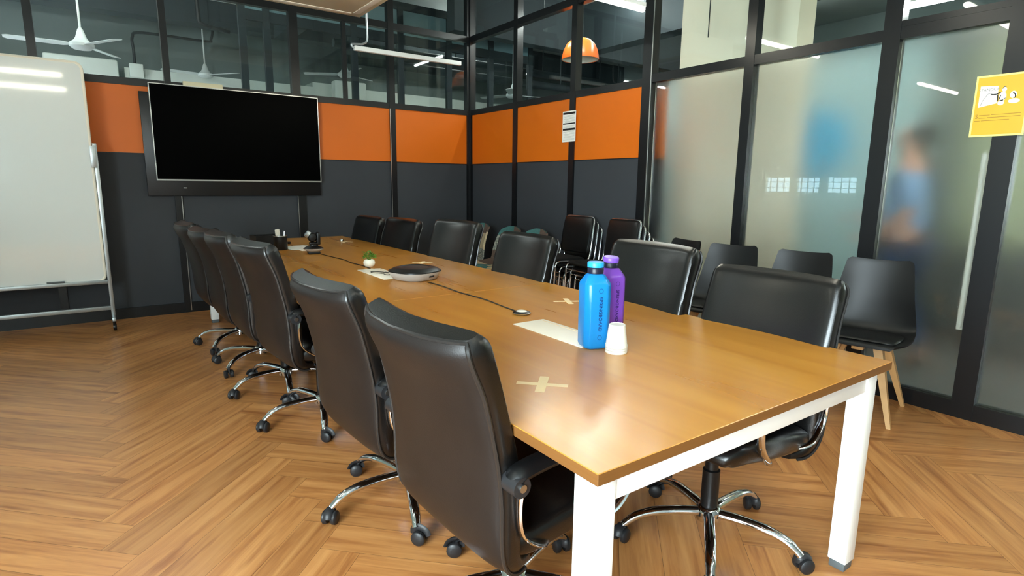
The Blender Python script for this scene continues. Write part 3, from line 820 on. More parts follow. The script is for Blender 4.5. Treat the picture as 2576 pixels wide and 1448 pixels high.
# ------------------------------------------------------------------ things on the table
TT = 0.75
def text_mesh(s, size, m_, name, parent, Mx, ext=0.0004, align='CENTER'):
    cu = bpy.data.curves.new(name, 'FONT'); cu.body = s; cu.size = size; cu.align_x = align; cu.align_y = 'CENTER'; cu.extrude = ext
    cu.resolution_u = 3
    to = bpy.data.objects.new('tmp', cu); C.objects.link(to)
    dg = bpy.context.evaluated_depsgraph_get()
    me = bpy.data.meshes.new_from_object(to.evaluated_get(dg))
    bpy.data.objects.remove(to, do_unlink=True)
    me.transform(Mx); me.materials.clear(); me.materials.append(m_)
    o = bpy.data.objects.new(name, me); C.objects.link(o); o.parent = parent
    return o
def bottle(x, y, rz, bm_, cm, tm, label, lidtilt):
    t = thing('water_bottle', label, 'bottle', (x, y, TT), rz, 'tall water bottles on the table')
    def octo(w_, ch):
        a = w_ - ch
        pts = [(w_, -a), (w_, a), (a, w_), (-a, w_), (-w_, a), (-w_, -a), (-a, -w_), (a, -w_)]
        out = []
        for i in range(8):       # rounded polygon
            p = Vector(pts[i]); pv = Vector(pts[i - 1]); nx = Vector(pts[(i + 1) % 8])
            for k in (-1, 0, 1):
                q = p.lerp(pv, 0.12) if k < 0 else p.lerp(nx, 0.12) if k > 0 else p.lerp((pv + nx) / 2, 0.06)
                out.append(q)
        return out
    def circ(r):
        base = octo(1, 0.4)
        return [Vector(p).normalized() * r for p in base]
    secs = [(0.0, octo(0.034, 0.012)), (0.004, octo(0.040, 0.014)), (0.012, octo(0.044, 0.016)), (0.060, octo(0.0445, 0.016)), (0.205, octo(0.0445, 0.016)), (0.213, octo(0.0425, 0.016)), (0.236, octo(0.0285, 0.013)), (0.240, circ(0.0235)), (0.250, circ(0.0235))]
    t.scale = (1.05, 1.05, 1.07)
    MB().loft([[Vector((p[0], p[1], z)) for p in ring] for z, ring in secs]).build('bottle_body', bm_, t)
    MB().lathe([(0.0235, 0.240), (0.0262, 0.241), (0.0268, 0.2575), (0.0255, 0.259)], 28).build('neck_band', M['navy'], t)
    lid = MB().lathe([(0.024, 0.0), (0.0268, 0.001), (0.0272, 0.014), (0.025, 0.0175), (0.010, 0.0185)], 28, M_=Tr(0, 0, 0.2595) @ Matrix.Rotation(lidtilt, 4, 'Y'))
    lid.rbox(-0.034, -0.022, -0.007, 0.007, 0.262, 0.270, 0.002)
    lid.build('cap', cm, t)
    Mx = Tr(0.0449, 0.004, 0.115) @ Matrix.Rotation(PI / 2, 4, 'Z') @ Matrix.Rotation(PI / 2, 4, 'X') @ Matrix.Rotation(-PI / 2, 4, 'Z')
    text_mesh('SPRINGBOARD', 0.0165, tm, 'lettering', t, Mx)
    rg = MB()
    for zc in (0.115 + 0.075, 0.115 - 0.075):
        rg.tube([Vector((0.0449, 0.004 + 0.007 * math.cos(a), zc + 0.007 * math.sin(a))) for a in [2 * PI * k / 20 for k in range(20)]], 0.0005, 4, closed=True)
    rg.build('print_ring', tm, t)
    return t
bottle(0.616, 0.668, -1.95, M['blue'], M['bluecap'], M['bluetext'], 'bright blue water bottle standing at the front of the pair', 0.0)
bottle(0.762, 0.742, -1.80, M['purple'], M['purplecap'], M['purpletext'], 'purple water bottle standing behind the blue one', 0.12)
def cup(z, label):
    t = MB()
    t.lathe([(0.0355, 0.0), (0.037, 0.002), (0.037, 0.012), (0.0355, 0.014), (0.0275, 0.079), (0.025, 0.081), (0.0245, 0.0795), (0.026, 0.078), (0.034, 0.014), (0.0345, 0.0)], 36, cap=False)
    t.lathe([(0.0001, 0.0795), (0.026, 0.0795)], 36, cap=False)
    o = t.build('paper_cup', M['white'])
    o.location = (0.632, 0.572, TT + z)
    return tag(o, label, 'cup', 'upside-down white cups by the blue bottle')
cup(0.0, 'lowest upside-down white cup of the nested pile, only its rim showing')
cup(0.008, 'middle upside-down white cup of the nested pile, only its rim showing')
cup(0.016, 'topmost upside-down white cup of the pile beside the blue bottle')

# tape crosses
def cross(x, y, a, label, L_=0.145, w_=0.022):
    b = MB(); b.box(-L_ / 2, L_ / 2, -w_ / 2, w_ / 2, 0, 0.0004); b.box(-w_ * 0.6, w_ * 0.6, -L_ / 2 * 0.9, L_ / 2 * 0.9, 0.0004, 0.0008)
    o = b.build('tape_cross', M['tape']); o.location = (x, y, TT); o.rotation_euler = (0, 0, a)
    tag(o, label, 'tape', 'masking tape crosses on the table top')
cross(0.228, 0.462, -PI / 4, 'masking tape cross nearest the near end of the table, left side')
cross(1.060, 1.310, -0.5, 'masking tape cross partly hidden behind the blue bottle')
cross(1.088, 2.904, -0.6, 'masking tape cross beyond the speakerphone, right side of the table')
cross(1.12, 4.567, -0.6, 'masking tape cross at the far end of the table')
kb = MB().lathe([(0.012, 0.0008), (0.016, 0.006), (0.014, 0.02), (0.008, 0.028), (0.001, 0.03)], 18).build('chrome_finial', M['chrome']); kb.location = (1.10, 4.60, TT + 0.0004)
tag(kb, 'small chrome knob standing on the farthest tape cross', 'knob')

# conference speakerphone
def sup(a, e, wx, wy):
    c_, s_ = math.cos(a), math.sin(a)
    return (wx * abs(c_) ** (2 / e) * (1 if c_ > 0 else -1), wy * abs(s_) ** (2 / e) * (1 if s_ > 0 else -1))
sp = thing('speakerphone', 'black and silver conference speakerphone in the middle of the table', 'speakerphone', (0.735, 2.30, TT), 0.35)
sp.scale = (1, 1, 1.3)
def squ(wx, wy, z, e=2.6, n=40): return [Vector((*sup(2 * PI * k / n, e, wx, wy), z)) for k in range(n)]
MB().loft([squ(0.105, 0.105, 0.0), squ(0.118, 0.118, 0.004), squ(0.140, 0.138, 0.030), squ(0.143, 0.141, 0.036)]).build('silver_base', M['silverplastic'], sp)['label'] = 'silver lower body'
MB().loft([squ(0.1432, 0.1412, 0.036), squ(0.142, 0.140, 0.040), squ(0.115, 0.113, 0.052), squ(0.09, 0.088, 0.0565), squ(0.078, 0.076, 0.052), squ(0.03, 0.03, 0.050)]).build('top_shell', M['blackplastic'], sp)
MB().loft([squ(0.076, 0.074, 0.0525), squ(0.05, 0.05, 0.0535)]).build('speaker_grille', M['casterplastic'], sp)
MB().rbox(-0.02, 0.02, -0.134, -0.128, 0.016, 0.024, 0.002).build('port', M['ink'], sp)
# satellite microphone
mic = thing('table_microphone', 'small round silver microphone puck beside the blue bottle', 'microphone', (0.704, 1.205, TT), -0.8)
MB().lathe([(0.030, 0.0), (0.037, 0.003), (0.040, 0.008), (0.038, 0.0095)], 32).build('base_ring', M['steel'], mic)
MB().lathe([(0.038, 0.0095), (0.033, 0.013), (0.024, 0.0145)], 32).build('top_ring', M['blackplastic'], mic)
MB().lathe([(0.024, 0.0145), (0.019, 0.0165), (0.001, 0.017)], 32).build('mute_button', M['white'], mic)
def cable(pts, name, label, r=0.0028):
    o = MB().tube(catmull([(x, y, TT + r + 0.0002) for x, y in pts], 8), r, 6).build(name, M['blackplastic'])
    tag(o, label, 'cable')
cable([(0.735, 2.14), (0.742, 1.98), (0.728, 1.78), (0.738, 1.55), (0.722, 1.38), (0.712, 1.25)], 'microphone_cable', 'black cable from the speakerphone to the microphone puck')
cable([(0.66, 2.80), (0.668, 2.95), (0.655, 3.12), (0.665, 3.32), (0.645, 3.55), (0.63, 3.72)], 'camera_cable', 'black cable from the cable flap to the conference camera')
o = MB().tube(catmull([(0.64, 2.55, 0.756), (0.60, 2.60, 0.756), (0.60, 2.64, 0.757), (0.635, 2.63, 0.757), (0.67, 2.56, 0.757), (0.67, 2.50, 0.758), (0.64, 2.47, 0.757), (0.635, 2.52, 0.757), (0.66, 2.55, 0.762), (0.69, 2.48, 0.758), (0.70, 2.44, 0.757)], 6), 0.0022, 6).build('loose_cable', M['blackplastic'])
tag(o, 'thin black looped cable lying on the cream flap beside the speakerphone', 'cable')
# plant
pl = thing('potted_plant', 'small green plant in a round white pot on the table', 'plant', (0.69, 2.89, TT))
MB().lathe([(0.018, 0), (0.026, 0.003), (0.037, 0.018), (0.039, 0.03), (0.034, 0.045), (0.028, 0.05), (0.026, 0.047)], 28).build('pot', M['pot'], pl)
b = MB()
for k in range(90):
    a = random.random() * 2 * PI; el = random.uniform(0.1, 1.5); rr = random.uniform(0.02, 0.046)
    c = Vector((math.cos(a) * math.cos(el) * rr, math.sin(a) * math.cos(el) * rr, 0.058 + math.sin(el) * rr * 0.95))
    d = Vector((math.cos(a + random.uniform(-1, 1)), math.sin(a + random.uniform(-1, 1)), random.uniform(-0.3, 0.8))).normalized()
    s = d.cross(Vector((random.random(), random.random(), 1))).normalized(); l_ = random.uniform(0.012, 0.02)
    n_ = d.cross(s) * 0.002
    b.add([c, c + d * l_ * 0.5 + s * l_ * 0.35 + n_, c + d * l_, c + d * l_ * 0.5 - s * l_ * 0.35 + n_, c + d * l_ * 0.5 - n_], [(0, 1, 2), (0, 2, 3), (0, 3, 4), (0, 4, 1), (4, 3, 2), (4, 2, 1)])
for k in range(12):
    a = k * 0.53; b.tube([(0, 0, 0.04), (0.02 * math.cos(a), 0.02 * math.sin(a), 0.065), (0.033 * math.cos(a), 0.033 * math.sin(a), 0.08)], 0.0012, 4)
b.build('foliage', M['leaf'], pl)
# conference camera
cc = thing('conference_camera', 'black swivel conference camera on a base near the far end of the table', 'camera', (0.60, 3.80, TT), -0.15)
MB().rbox(-0.045, 0.045, -0.04, 0.04, 0, 0.016, 0.003).build('foot', M['blackplastic'], cc)
MB().loft([squ(0.045, 0.04, 0.016), squ(0.074, 0.068, 0.036), squ(0.077, 0.07, 0.042)]).build('silver_base', M['silverplastic'], cc)['label'] = 'silver base'
MB().loft([squ(0.077, 0.07, 0.042), squ(0.05, 0.045, 0.058), squ(0.032, 0.032, 0.064), squ(0.03, 0.03, 0.078)]).build('swivel_top', M['blackplastic'], cc)
b = MB(); b.rbox(0.022, 0.05, -0.035, 0.035, 0.07, 0.165, 0.008); b.rbox(-0.03, 0.03, -0.035, 0.035, 0.074, 0.09, 0.006); b.build('yoke', M['blackplastic'], cc)
Mh = Tr(-0.008, 0, 0.128) @ Matrix.Rotation(0.5, 4, 'Y') @ Matrix.Rotation(PI / 2, 4, 'X')
b = MB(); b.lathe([(0.001, -0.036), (0.024, -0.033), (0.034, -0.02), (0.036, 0), (0.034, 0.02), (0.026, 0.032), (0.001, 0.036)], 24, M_=Mh); hd = b.build('camera_head', M['blackplastic'], cc)
b = MB(); Ml = Tr(-0.03, -0.0, 0.145) @ Matrix.Rotation(-0.9, 4, 'Y')
b.lathe([(0.026, 0), (0.026, 0.025), (0.02, 0.03), (0.001, 0.028)], 24, M_=Ml); b.build('lens_cap', M['alu'], hd)
# pen holder
ph = thing('pen_holder', 'black pen holder with silver bands at the far left of the table', 'pen holder', (0.452, 4.20, TT))
MB().lathe([(0.052, 0), (0.054, 0.003), (0.054, 0.115), (0.050, 0.118), (0.049, 0.114), (0.049, 0.01)], 30).build('cup_body', M['blackplastic'], ph)
for z in (0.112,): MB().lathe([(0.0545, z), (0.055, z + 0.001), (0.055, z + 0.004), (0.0545, z + 0.005)], 30, cap=False).build('rim_band', M['steel'], ph)
rc = MB().rbox(-0.017, 0.017, -0.010, 0.010, -0.06, 0.085, 0.004).build('remote_control', M['white']); rc.location = (0.435, 4.19, TT + 0.085); rc.rotation_euler = (0.08, -0.18, 0.5)
tag(rc, 'white remote control standing in the black pen holder', 'remote control')
pn = MB().tube([(0, 0, 0), (0, 0, 0.14)], 0.004, 8).build('pen', M['steel']); pn.location = (0.475, 4.205, TT + 0.012); pn.rotation_euler = (-0.1, 0.12, 0)
tag(pn, 'silver pen leaning in the black pen holder', 'pen')
tr_ = thing('desk_organiser', 'black open desk organiser box behind the pen holder', 'box', (0.40, 4.50, TT), 0.1)
b = MB(); b.box(-0.10, 0.10, -0.08, 0.08, 0, 0.006); b.box(-0.10, -0.094, -0.08, 0.08, 0.006, 0.10); b.box(0.094, 0.10, -0.08, 0.08, 0.006, 0.10); b.box(-0.094, 0.094, -0.08, -0.074, 0.006, 0.10); b.box(-0.094, 0.094, 0.074, 0.08, 0.006, 0.10)
b.build('box_body', M['blackplastic'], tr_)
MB().box(-0.003, 0.003, -0.074, 0.074, 0.006, 0.09).build('divider', M['blackplastic'], tr_)
o = MB().rbox(-0.05, 0.05, -0.02, 0.02, 0, 0.022, 0.006).build('glasses_case', M['blackplastic']); o.location = (0.59, 4.62, TT); o.rotation_euler = (0, 0, 0.4)
tag(o, 'small black case lying beyond the far cable flap', 'case')
o = MB().box(-0.105, 0.105, -0.148, 0.148, 0, 0.0012).build('paper_sheet', M['paper']); o.location = (0.60, 4.24, TT + 0.0035); o.rotation_euler = (0, 0, 0.12)
tag(o, 'white paper sheet between pen holder and conference camera', 'paper')

# ------------------------------------------------------------------ notices
nt_ = thing('wall_notice', 'white printed notice sheet taped over a post on the orange wall', 'notice', (XR - 0.0205, 3.806, 1.879))
MB().box(-0.001, 0.001, -0.1, 0.1, -0.15, 0.15).build('sheet', M['paper'], nt_)
b = MB()
for z0, z1 in ((0.118, 0.138), (0.022, 0.034), (-0.038, -0.018)): b.box(-0.0018, -0.001, -0.092, 0.092, z0, z1)
b.build('header_bars', M['ink'], nt_)
b = MB()
for z in [0.105 - 0.011 * k for k in range(7)] + [0.008, -0.002, -0.012] + [-0.032 - 0.011 * k for k in range(10)]:
    if z < -0.016 and z > -0.04: continue
    b.box(-0.0016, -0.001, -0.085, 0.07 + 0.015 * math.sin(z * 900), z, z + 0.0016)
b.build('text_lines', M['ink_grey'], nt_)
po = thing('poster', 'yellow laminated poster with a cartoon presenter on the glass door frame', 'poster', (XR - 0.022, 0.345, 1.74), 0)
MB().box(-0.001, 0.001, -0.118, 0.115, -0.158, 0.160).build('laminate', M['yellow_edge'], po)
MB().box(-0.0018, -0.001, -0.109, 0.106, -0.148, 0.150).build('sheet', M['yellow'], po)
def pp(y, z): return Vector((-0.0024, y, z))     # +y is left on the poster
def strip(b, pts, w_, x=-0.0024):
    for (y0, z0), (y1, z1) in zip(pts[:-1], pts[1:]):
        d = Vector((0, y1 - y0, z1 - z0)); n_ = Vector((0, -d.z, d.y)).normalized() * w_ / 2
        a = Vector((x, y0, z0)); c = Vector((x, y1, z1)); e = Vector((0.0004, 0, 0))
        b.add([a + n_, a - n_, c - n_, c + n_, a + n_ + e, a - n_ + e, c - n_ + e, c + n_ + e], [(0, 1, 2, 3), (7, 6, 5, 4), (0, 4, 5, 1), (1, 5, 6, 2), (2, 6, 7, 3), (3, 7, 4, 0)])
b = MB(); b.add([pp(0.092, 0.106), pp(0.014, 0.100), pp(0.014, 0.012), pp(0.092, -0.004), pp(0.092, 0.106) + Vector((0.0005, 0, 0)), pp(0.014, 0.1) + Vector((0.0005, 0, 0)), pp(0.014, 0.012) + Vector((0.0005, 0, 0)), pp(0.092, -0.004) + Vector((0.0005, 0, 0))], [(0, 1, 2, 3), (7, 6, 5, 4), (0, 4, 5, 1), (1, 5, 6, 2), (2, 6, 7, 3), (3, 7, 4, 0)])
b.build('picture_chart', M['paper'], po)
Mt_ = Tr(-0.0029, 0.054, 0.084) @ Matrix.Rotation(-PI / 2, 4, 'Z') @ Matrix.Rotation(PI / 2, 4, 'X')
text_mesh('STANDUP', 0.020, M['ink_grey'], 'chart_lettering', po, Mt_, 0.0002)
b = MB(); strip(b, [(0.082, 0.006), (0.076, 0.03), (0.066, 0.045), (0.058, 0.062), (0.045, 0.066), (0.036, 0.06)], 0.0025, -0.0029)
b.build('chart_line', M['ink_grey'], po)
b = MB(); strip(b, [(0.044, 0.058), (0.02, 0.058), (0.002, 0.067)], 0.006, -0.0032); strip(b, [(0.014, 0.056), (0.012, 0.022)], 0.006, -0.0032); strip(b, [(0.0, 0.052), (0.006, 0.028)], 0.004, -0.0032); strip(b, [(-0.022, 0.036), (-0.008, 0.026), (0.008, 0.022)], 0.003, -0.0032)
strip(b, [(-0.004, 0.084), (-0.010, 0.094), (-0.018, 0.094)], 0.003, -0.0032); strip(b, [(-0.05, 0.062), (-0.06, 0.05), (-0.062, 0.036), (-0.054, 0.034)], 0.005, -0.0032)
b.build('drawn_figures', M['ink'], po)
b = MB()
for cy, cz, ry, rz_ in ((-0.012, 0.08, 0.010, 0.012), (-0.008, 0.045, 0.016, 0.024), (-0.004, 0.014, 0.014, 0.014), (-0.052, 0.05, 0.014, 0.018), (-0.058, 0.018, 0.024, 0.012)):
    poly = [(cy + ry * math.cos(2 * PI * k / 18), cz + rz_ * math.sin(2 * PI * k / 18)) for k in range(18)]
    n_ = 18; vs = [Vector((-0.0027, y, z)) for y, z in poly] + [Vector((-0.0018, y, z)) for y, z in poly]
    b.add(vs, [tuple(range(n_)), tuple(reversed(range(n_, 2 * n_)))] + [(j, (j + 1) % n_, n_ + (j + 1) % n_, n_ + j) for j in range(n_)])
b.build('figure_fill', M['cream'], po)
text_mesh('S', 0.030, M['ink_brown'], 'initial_letter', po, Tr(-0.0024, 0.092, -0.052) @ Matrix.Rotation(-PI / 2, 4, 'Z') @ Matrix.Rotation(PI / 2, 4, 'X'), 0.0002)
b = MB()
for (y0, y1, z) in ((0.082, 0.035, -0.046), (0.03, -0.095, -0.045), (0.082, 0.05, -0.060), (0.045, -0.095, -0.059), (0.10, 0.075, -0.074), (0.07, -0.05, -0.074)): strip(b, [(y0, z), (y1, z + 0.0)], 0.0026)
b.build('text_lines', M['ink_brown'], po)

# ------------------------------------------------------------------ room lamps and ceiling unit
def lamp(x0, x1, y, z, name, label, lit, group, conduit=True):
    t = thing(name, label, 'light', ((x0 + x1) / 2, y, z), 0, group)
    h = (x1 - x0) / 2
    MB().rbox(-h, h, -0.02, 0.02, 0.012, 0.045, 0.004).build('housing', M['whitepaint'], t)
    MB().tube([(-h + 0.01, 0, -0.002), (h - 0.01, 0, -0.002)], 0.019, 14).build('tube', lit, t)
    b = MB()
    for s in (-1, 1): b.tube([(s * h * 0.8, 0, 0.045), (s * h * 0.8, 0, CEIL - z)], 0.004, 6)
    b.build('suspension_rod', M['steel'], t)
    return t
G = 'tube lights hung in the meeting room'
lamp(1.40, 2.60, 2.33, 2.55, 'tube_light', 'lit tube light hung above the right side of the table', M['tube'], G)
lamp(1.00, 2.25, 0.90, 2.55, 'tube_light', 'lit tube light hung over the near end of the table', M['tube'], G)
lamp(-2.2, -0.95, 2.33, 2.55, 'tube_light', 'lit tube light hung over the left side of the room', M['tube'], G)
lamp(-2.2, -0.95, 0.9, 2.55, 'tube_light', 'lit tube light hung nearest above the viewer, left side', M['tube'], G)
lamp(-0.7, 0.5, -1.6, 2.55, 'tube_light', 'lit tube light hung behind the viewer, left one of the rear pair', M['tube'], G)
lamp(1.0, 2.2, -1.6, 2.55, 'tube_light', 'lit tube light hung behind the viewer, right one of the rear pair', M['tube'], G)
t = thing('batten_light', 'unlit white batten light hanging on a bent conduit in front of the back wall', 'light', (2.015, 4.95, 2.58))
MB().rbox(-0.595, 0.595, -0.022, 0.022, -0.022, 0.022, 0.006).build('housing', M['whitepaint'], t)
MB().tube(catmull([(-0.60, 0, 0.0), (-0.62, 0, 0.03), (-0.55, 0, 0.04), (-0.50, 0, 0.05), (-0.46, 0, 0.10), (-0.46, 0, 0.3), (-0.46, 0, CEIL - 2.58)], 5), 0.010, 8).build('conduit', M['alu'], t)
ac = thing('ceiling_unit', 'beige square air conditioning unit hanging under the slab', 'air conditioner', (0.95, 4.27, 2.80))
MB().rbox(-0.45, 0.45, -0.45, 0.45, 0.0, 0.035, 0.012).build('face_panel', M['panelbeige'], ac)
b = MB()
for s in (-1, 1):
    b.rbox(-0.33, 0.33, s * 0.37 - 0.028, s * 0.37 + 0.028, -0.004, 0.004, 0.002); b.rbox(s * 0.37 - 0.028, s * 0.37 + 0.028, -0.33, 0.33, -0.004, 0.004, 0.002)
b.build('louvre', M['cream'], ac)
MB().rbox(-0.40, 0.40, -0.40, 0.40, 0.035, 0.28, 0.01).build('casing', M['officewhite'], ac)
b = MB()
for sx in (-1, 1):
    for sy in (-1, 1): b.tube([(sx * 0.36, sy * 0.36, 0.28), (sx * 0.36, sy * 0.36, CEIL - 2.8)], 0.005, 6)
b.build('hanger_rod', M['steel'], ac)

# ------------------------------------------------------------------ office beyond the glass
def fan(x, y, z, rz, label):
    t = thing('ceiling_fan', label, 'fan', (x, y, z), rz, 'ceiling fans in the office beyond the glass')
    MB().lathe([(0.001, -0.06), (0.08, -0.055), (0.11, -0.03), (0.11, 0.0), (0.07, 0.03), (0.05, 0.06), (0.025, 0.14), (0.012, 0.16)], 24).build('motor', M['fanwhite'], t)
    MB().tube([(0, 0, 0.14), (0, 0, CEIL - z)], 0.011, 8).build('down_rod', M['fanwhite'], t)
    for k in range(3):
        R_ = Rz(2 * PI * k / 3) @ Matrix.Rotation(0.16, 4, 'X')
        MB().prism([(0.10, -0.03), (0.16, -0.06), (0.60, -0.055), (0.63, -0.03), (0.63, 0.03), (0.60, 0.05), (0.16, 0.05), (0.10, 0.03)], -0.014, -0.008, R_).build('blade', M['fanwhite'], t)
fan(-0.72, 7.05, 2.69, 1.03, 'white ceiling fan beyond the glass above the whiteboard')
fan(0.86, 10.0, 2.98, 1.2, 'small far white ceiling fan above the television')
fan(2.60, 8.48, 2.97, 0.5, 'white ceiling fan beyond the glass below the unlit batten')
fan(4.71, 6.91, 2.68, 1.9, 'white ceiling fan beyond the glass above the right orange panels')
pd = thing('pendant_lamp', 'orange dome pendant lamp beyond the glass above the orange wall', 'lamp', (3.93, 4.49, 2.715))
MB().lathe([(0.215, 0.0), (0.212, 0.03), (0.195, 0.10), (0.16, 0.17), (0.11, 0.215), (0.04, 0.235), (0.035, 0.23), (0.10, 0.208), (0.15, 0.165), (0.185, 0.10), (0.203, 0.03), (0.208, 0.0)], 36, cap=False).build('shade', M['pendant'], pd)
MB().lathe([(0.207, 0.004), (0.2, 0.03), (0.183, 0.095), (0.148, 0.16), (0.1, 0.2), (0.001, 0.21)], 36, cap=False).build('shade_lining', M['white'], pd)
MB().tube([(0, 0, 0.23), (0, 0, CEIL - 2.715)], 0.006, 6).build('cord', M['white'], pd)
# low white boxing along the far office wall
bw = MB(); bw.box(XL, -1.25, 10.2, Y1 - 0.001, 0, 3.0); bw.box(-1.25, -0.22, 10.2, Y1 - 0.001, 0, 2.7); bw.box(-0.22, 2.6, 10.15, Y1 - 0.001, 0, 2.98); bw.box(2.6, 3.4, 10.15, Y1 - 0.001, 0, 3.06); bw.box(3.4, 6.8, 10.15, Y1 - 0.001, 0, 3.02)
tag(bw.build('wall_cladding', M['officewhite']), 'white boxed-in cladding along the far office wall', 'cladding')
for i, (x0, x1, z0, z1, lb) in enumerate(((-1.18, -0.30, 2.55, 3.05, 'long white air conditioner high on the far office wall, above the whiteboard'), (2.95, 3.55, 2.7, 3.12, 'white wall unit on the far office wall below the unlit batten'))):
    t = thing('wall_air_conditioner', lb, 'air conditioner', ((x0 + x1) / 2, 10.1, z0))
    h = (x1 - x0) / 2
    MB().rbox(-h, h, -0.11, 0.1, 0, z1 - z0, 0.03).build('casing', M['officewhite'], t)
    MB().rbox(-h + 0.04, h - 0.04, -0.118, -0.1, 0.03, 0.08, 0.004).build('vent_flap', M['alu'], t)
t = MB().rbox(-0.16, 0.02, 10.02, 10.14, 2.83, 3.03, 0.01).build('switch_box', M['officewhite']); tag(t, 'small upright white switch box right of the long air conditioner', 'box')
t = MB().tube(catmull([(-0.08, 10.08, 3.02), (-0.08, 10.1, 3.25), (-0.08, 10.1, 3.42), (0.05, 10.1, 3.5), (0.9, 10.1, 3.5), (1.0, 10.1, 3.55), (1.05, 10.1, 3.85), (1.05, 10.1, 3.99)], 6), 0.02, 8).build('wall_conduit', M['conduit'])
tag(t, 'black bent conduit climbing the far office wall', 'pipe')
t = MB().tube(catmull([(0.62, 8.6, 3.995), (0.62, 8.6, 3.5), (0.66, 8.6, 3.42), (0.85, 8.6, 3.38), (1.0, 8.6, 3.36)], 6), 0.028, 8).build('ceiling_pipe', M['conduit'])
tag(t, 'thick black bent pipe under the office slab above the television', 'pipe')
t = MB().box(0.55, 1.35, 7.6, 9.4, 3.90, 3.998).build('ceiling_patch', M['officewhite']); tag(t, 'pale painted panel on the slab above the television', 'ceiling panel')
# dark beams under the slab and second partition frames
for i, (x0, x1, y0, y1, z0, lb) in enumerate(((XL, X1, 9.2, 9.5, 3.55, 'dark steel beam running across the far part of the office'), (1.75, 2.0, 5.9, 9.2, 3.5, 'dark steel beam running away above the television'), (XR + 0.1, X1, 6.3, 6.5, 3.3, 'dark steel beam crossing behind the pendant lamp'), (5.6, 5.85, YF, 6.3, 3.3, 'dark steel beam along the corridor behind the frosted glass'))):
    tag(MB().box(x0, x1, y0, y1, z0, CEIL - 0.001).build('ceiling_beam', M['beam']), lb, 'beam', 'steel beams under the office slab')
pf = MB()
for x in (0.84, 1.115, 2.2, 2.86, 3.62, 4.35, 5.1): pf.box(x - 0.04, x + 0.04, 6.98, 7.04, 0, CEIL - 0.35)
pf.box(0.84, 5.1, 6.985, 7.035, 3.18, 3.30); pf.box(0.84, 5.1, 6.985, 7.035, 3.62, 3.72); pf.box(0.84, 5.1, 6.985, 7.035, 2.28, 2.33)
pf = pf.build('office_partition', M['beam']); tag(pf, 'dark framed glass partition in the office behind the back wall', 'partition')
for x0, x1 in ((0.88, 1.075), (1.155, 2.16), (2.24, 2.82), (2.9, 3.58), (3.66, 4.31), (4.39, 5.06)):
    MB().box(x0, x1, 7.005, 7.013, 2.33, 3.18).build('glass_pane', M['glass'], pf)
    MB().box(x0, x1, 7.005, 7.015, 3.30, 3.62).build('upper_pane', M['daylight'], pf)['label'] = 'pale blue-grey upper pane'
for i, (y, z) in enumerate(((7.3, 2.95), (7.8, 3.25))):
    q = MB().tube([(2.2, y, z), (7.5, y, z)], 0.06, 10)
    for hx in (2.4, 4.2, 6.0, 7.4): q.tube([(hx, y, z), (hx, y, CEIL - 0.002)], 0.008, 6)
    t = q.build('duct_pipe', M['beam']); tag(t, ('lower', 'upper')[i] + ' dark round duct running across the office', 'pipe')
# right-hand office: column, wall stub continuing the orange band, things behind frosted glass
t = MB().box(3.42, 3.48, 2.80, 3.25, 0, 1.52).mat(1).box(3.42, 3.48, 2.80, 3.25, 1.55, 2.16).mat(2).box(3.41, 3.49, 2.80, 3.25, 1.52, 1.55).box(3.41, 3.49, 2.80, 3.25, 2.16, 2.2).build('corridor_partition', [M['slate'], M['orange'], M['frame']])
tag(t, 'grey and orange partition end seen blurred through the first frosted pane', 'partition')
t = thing('office_column', 'wide cream plastered column behind the first frosted panes', 'column', (4.0, 2.5, 0))
MB().box(0.0, 0.25, -0.545, 0.62, 0, CEIL - 0.001).build('shaft', M['plaster'], t)
MB().tube([(-0.02, 0.30, 2.65), (-0.02, 0.30, CEIL - 0.01)], 0.005, 6).build('hanging_cord', M['conduit'], t)
bl = MB()
bl.lathe([(0.001, -0.02), (0.30, -0.02), (0.33, 0.0), (0.30, 0.02), (0.001, 0.02)], 36, M_=Tr(5.35, 2.42, 1.76) @ Matrix.Rotation(0.4, 4, 'Z') @ Matrix.Scale(1.0, 4, (0, 0, 1)) @ Matrix.Rotation(PI / 2, 4, 'Y'))
t = bl.build('wall_disc', M['bluepanel']); tag(t, 'round bright blue disc seen blurred through the frosted glass', 'sign')
t = MB().box(5.45, 5.55, 1.5, 6.2, 0, 2.6).mat(1).box(6.6, 6.7, YF, 1.5, 0, 2.75).build('corridor_wall', [M['greywall'], M['olive']]); struct(t); t.name = 'wall_corridor'
t = MB().lathe([(0.13, 0), (0.15, 0.02), (0.17, 0.42), (0.18, 0.43), (0.16, 0.43), (0.14, 0.03)], 24, c=(4.95, 2.20, 0.0)).build('waste_bin', M['green']); tag(t, 'green waste bin seen blurred through the frosted glass', 'bin')
t = MB().rbox(4.9, 5.4, -2.6, 1.2, 0, 0.85, 0.02).build('office_bench', M['bench']); tag(t, 'long dark bench behind the frosted glass door', 'bench')
t = MB().lathe([(0.001, 0.0), (0.04, 0.01), (0.04, 0.05), (0.001, 0.06)], 16, c=(4.6, 1.33, 1.26)).build('yellow_tag', M['yellow']); tag(t, 'small yellow marker seen blurred left of the person', 'sign')
t2 = MB().box(4.57, 4.63, 1.30, 1.36, 0, 1.26).build('marker_stand', M['beam']); tag(t2, 'thin dark post carrying the small yellow marker', 'post')
OG = 'tube lights in the office beyond the glass'
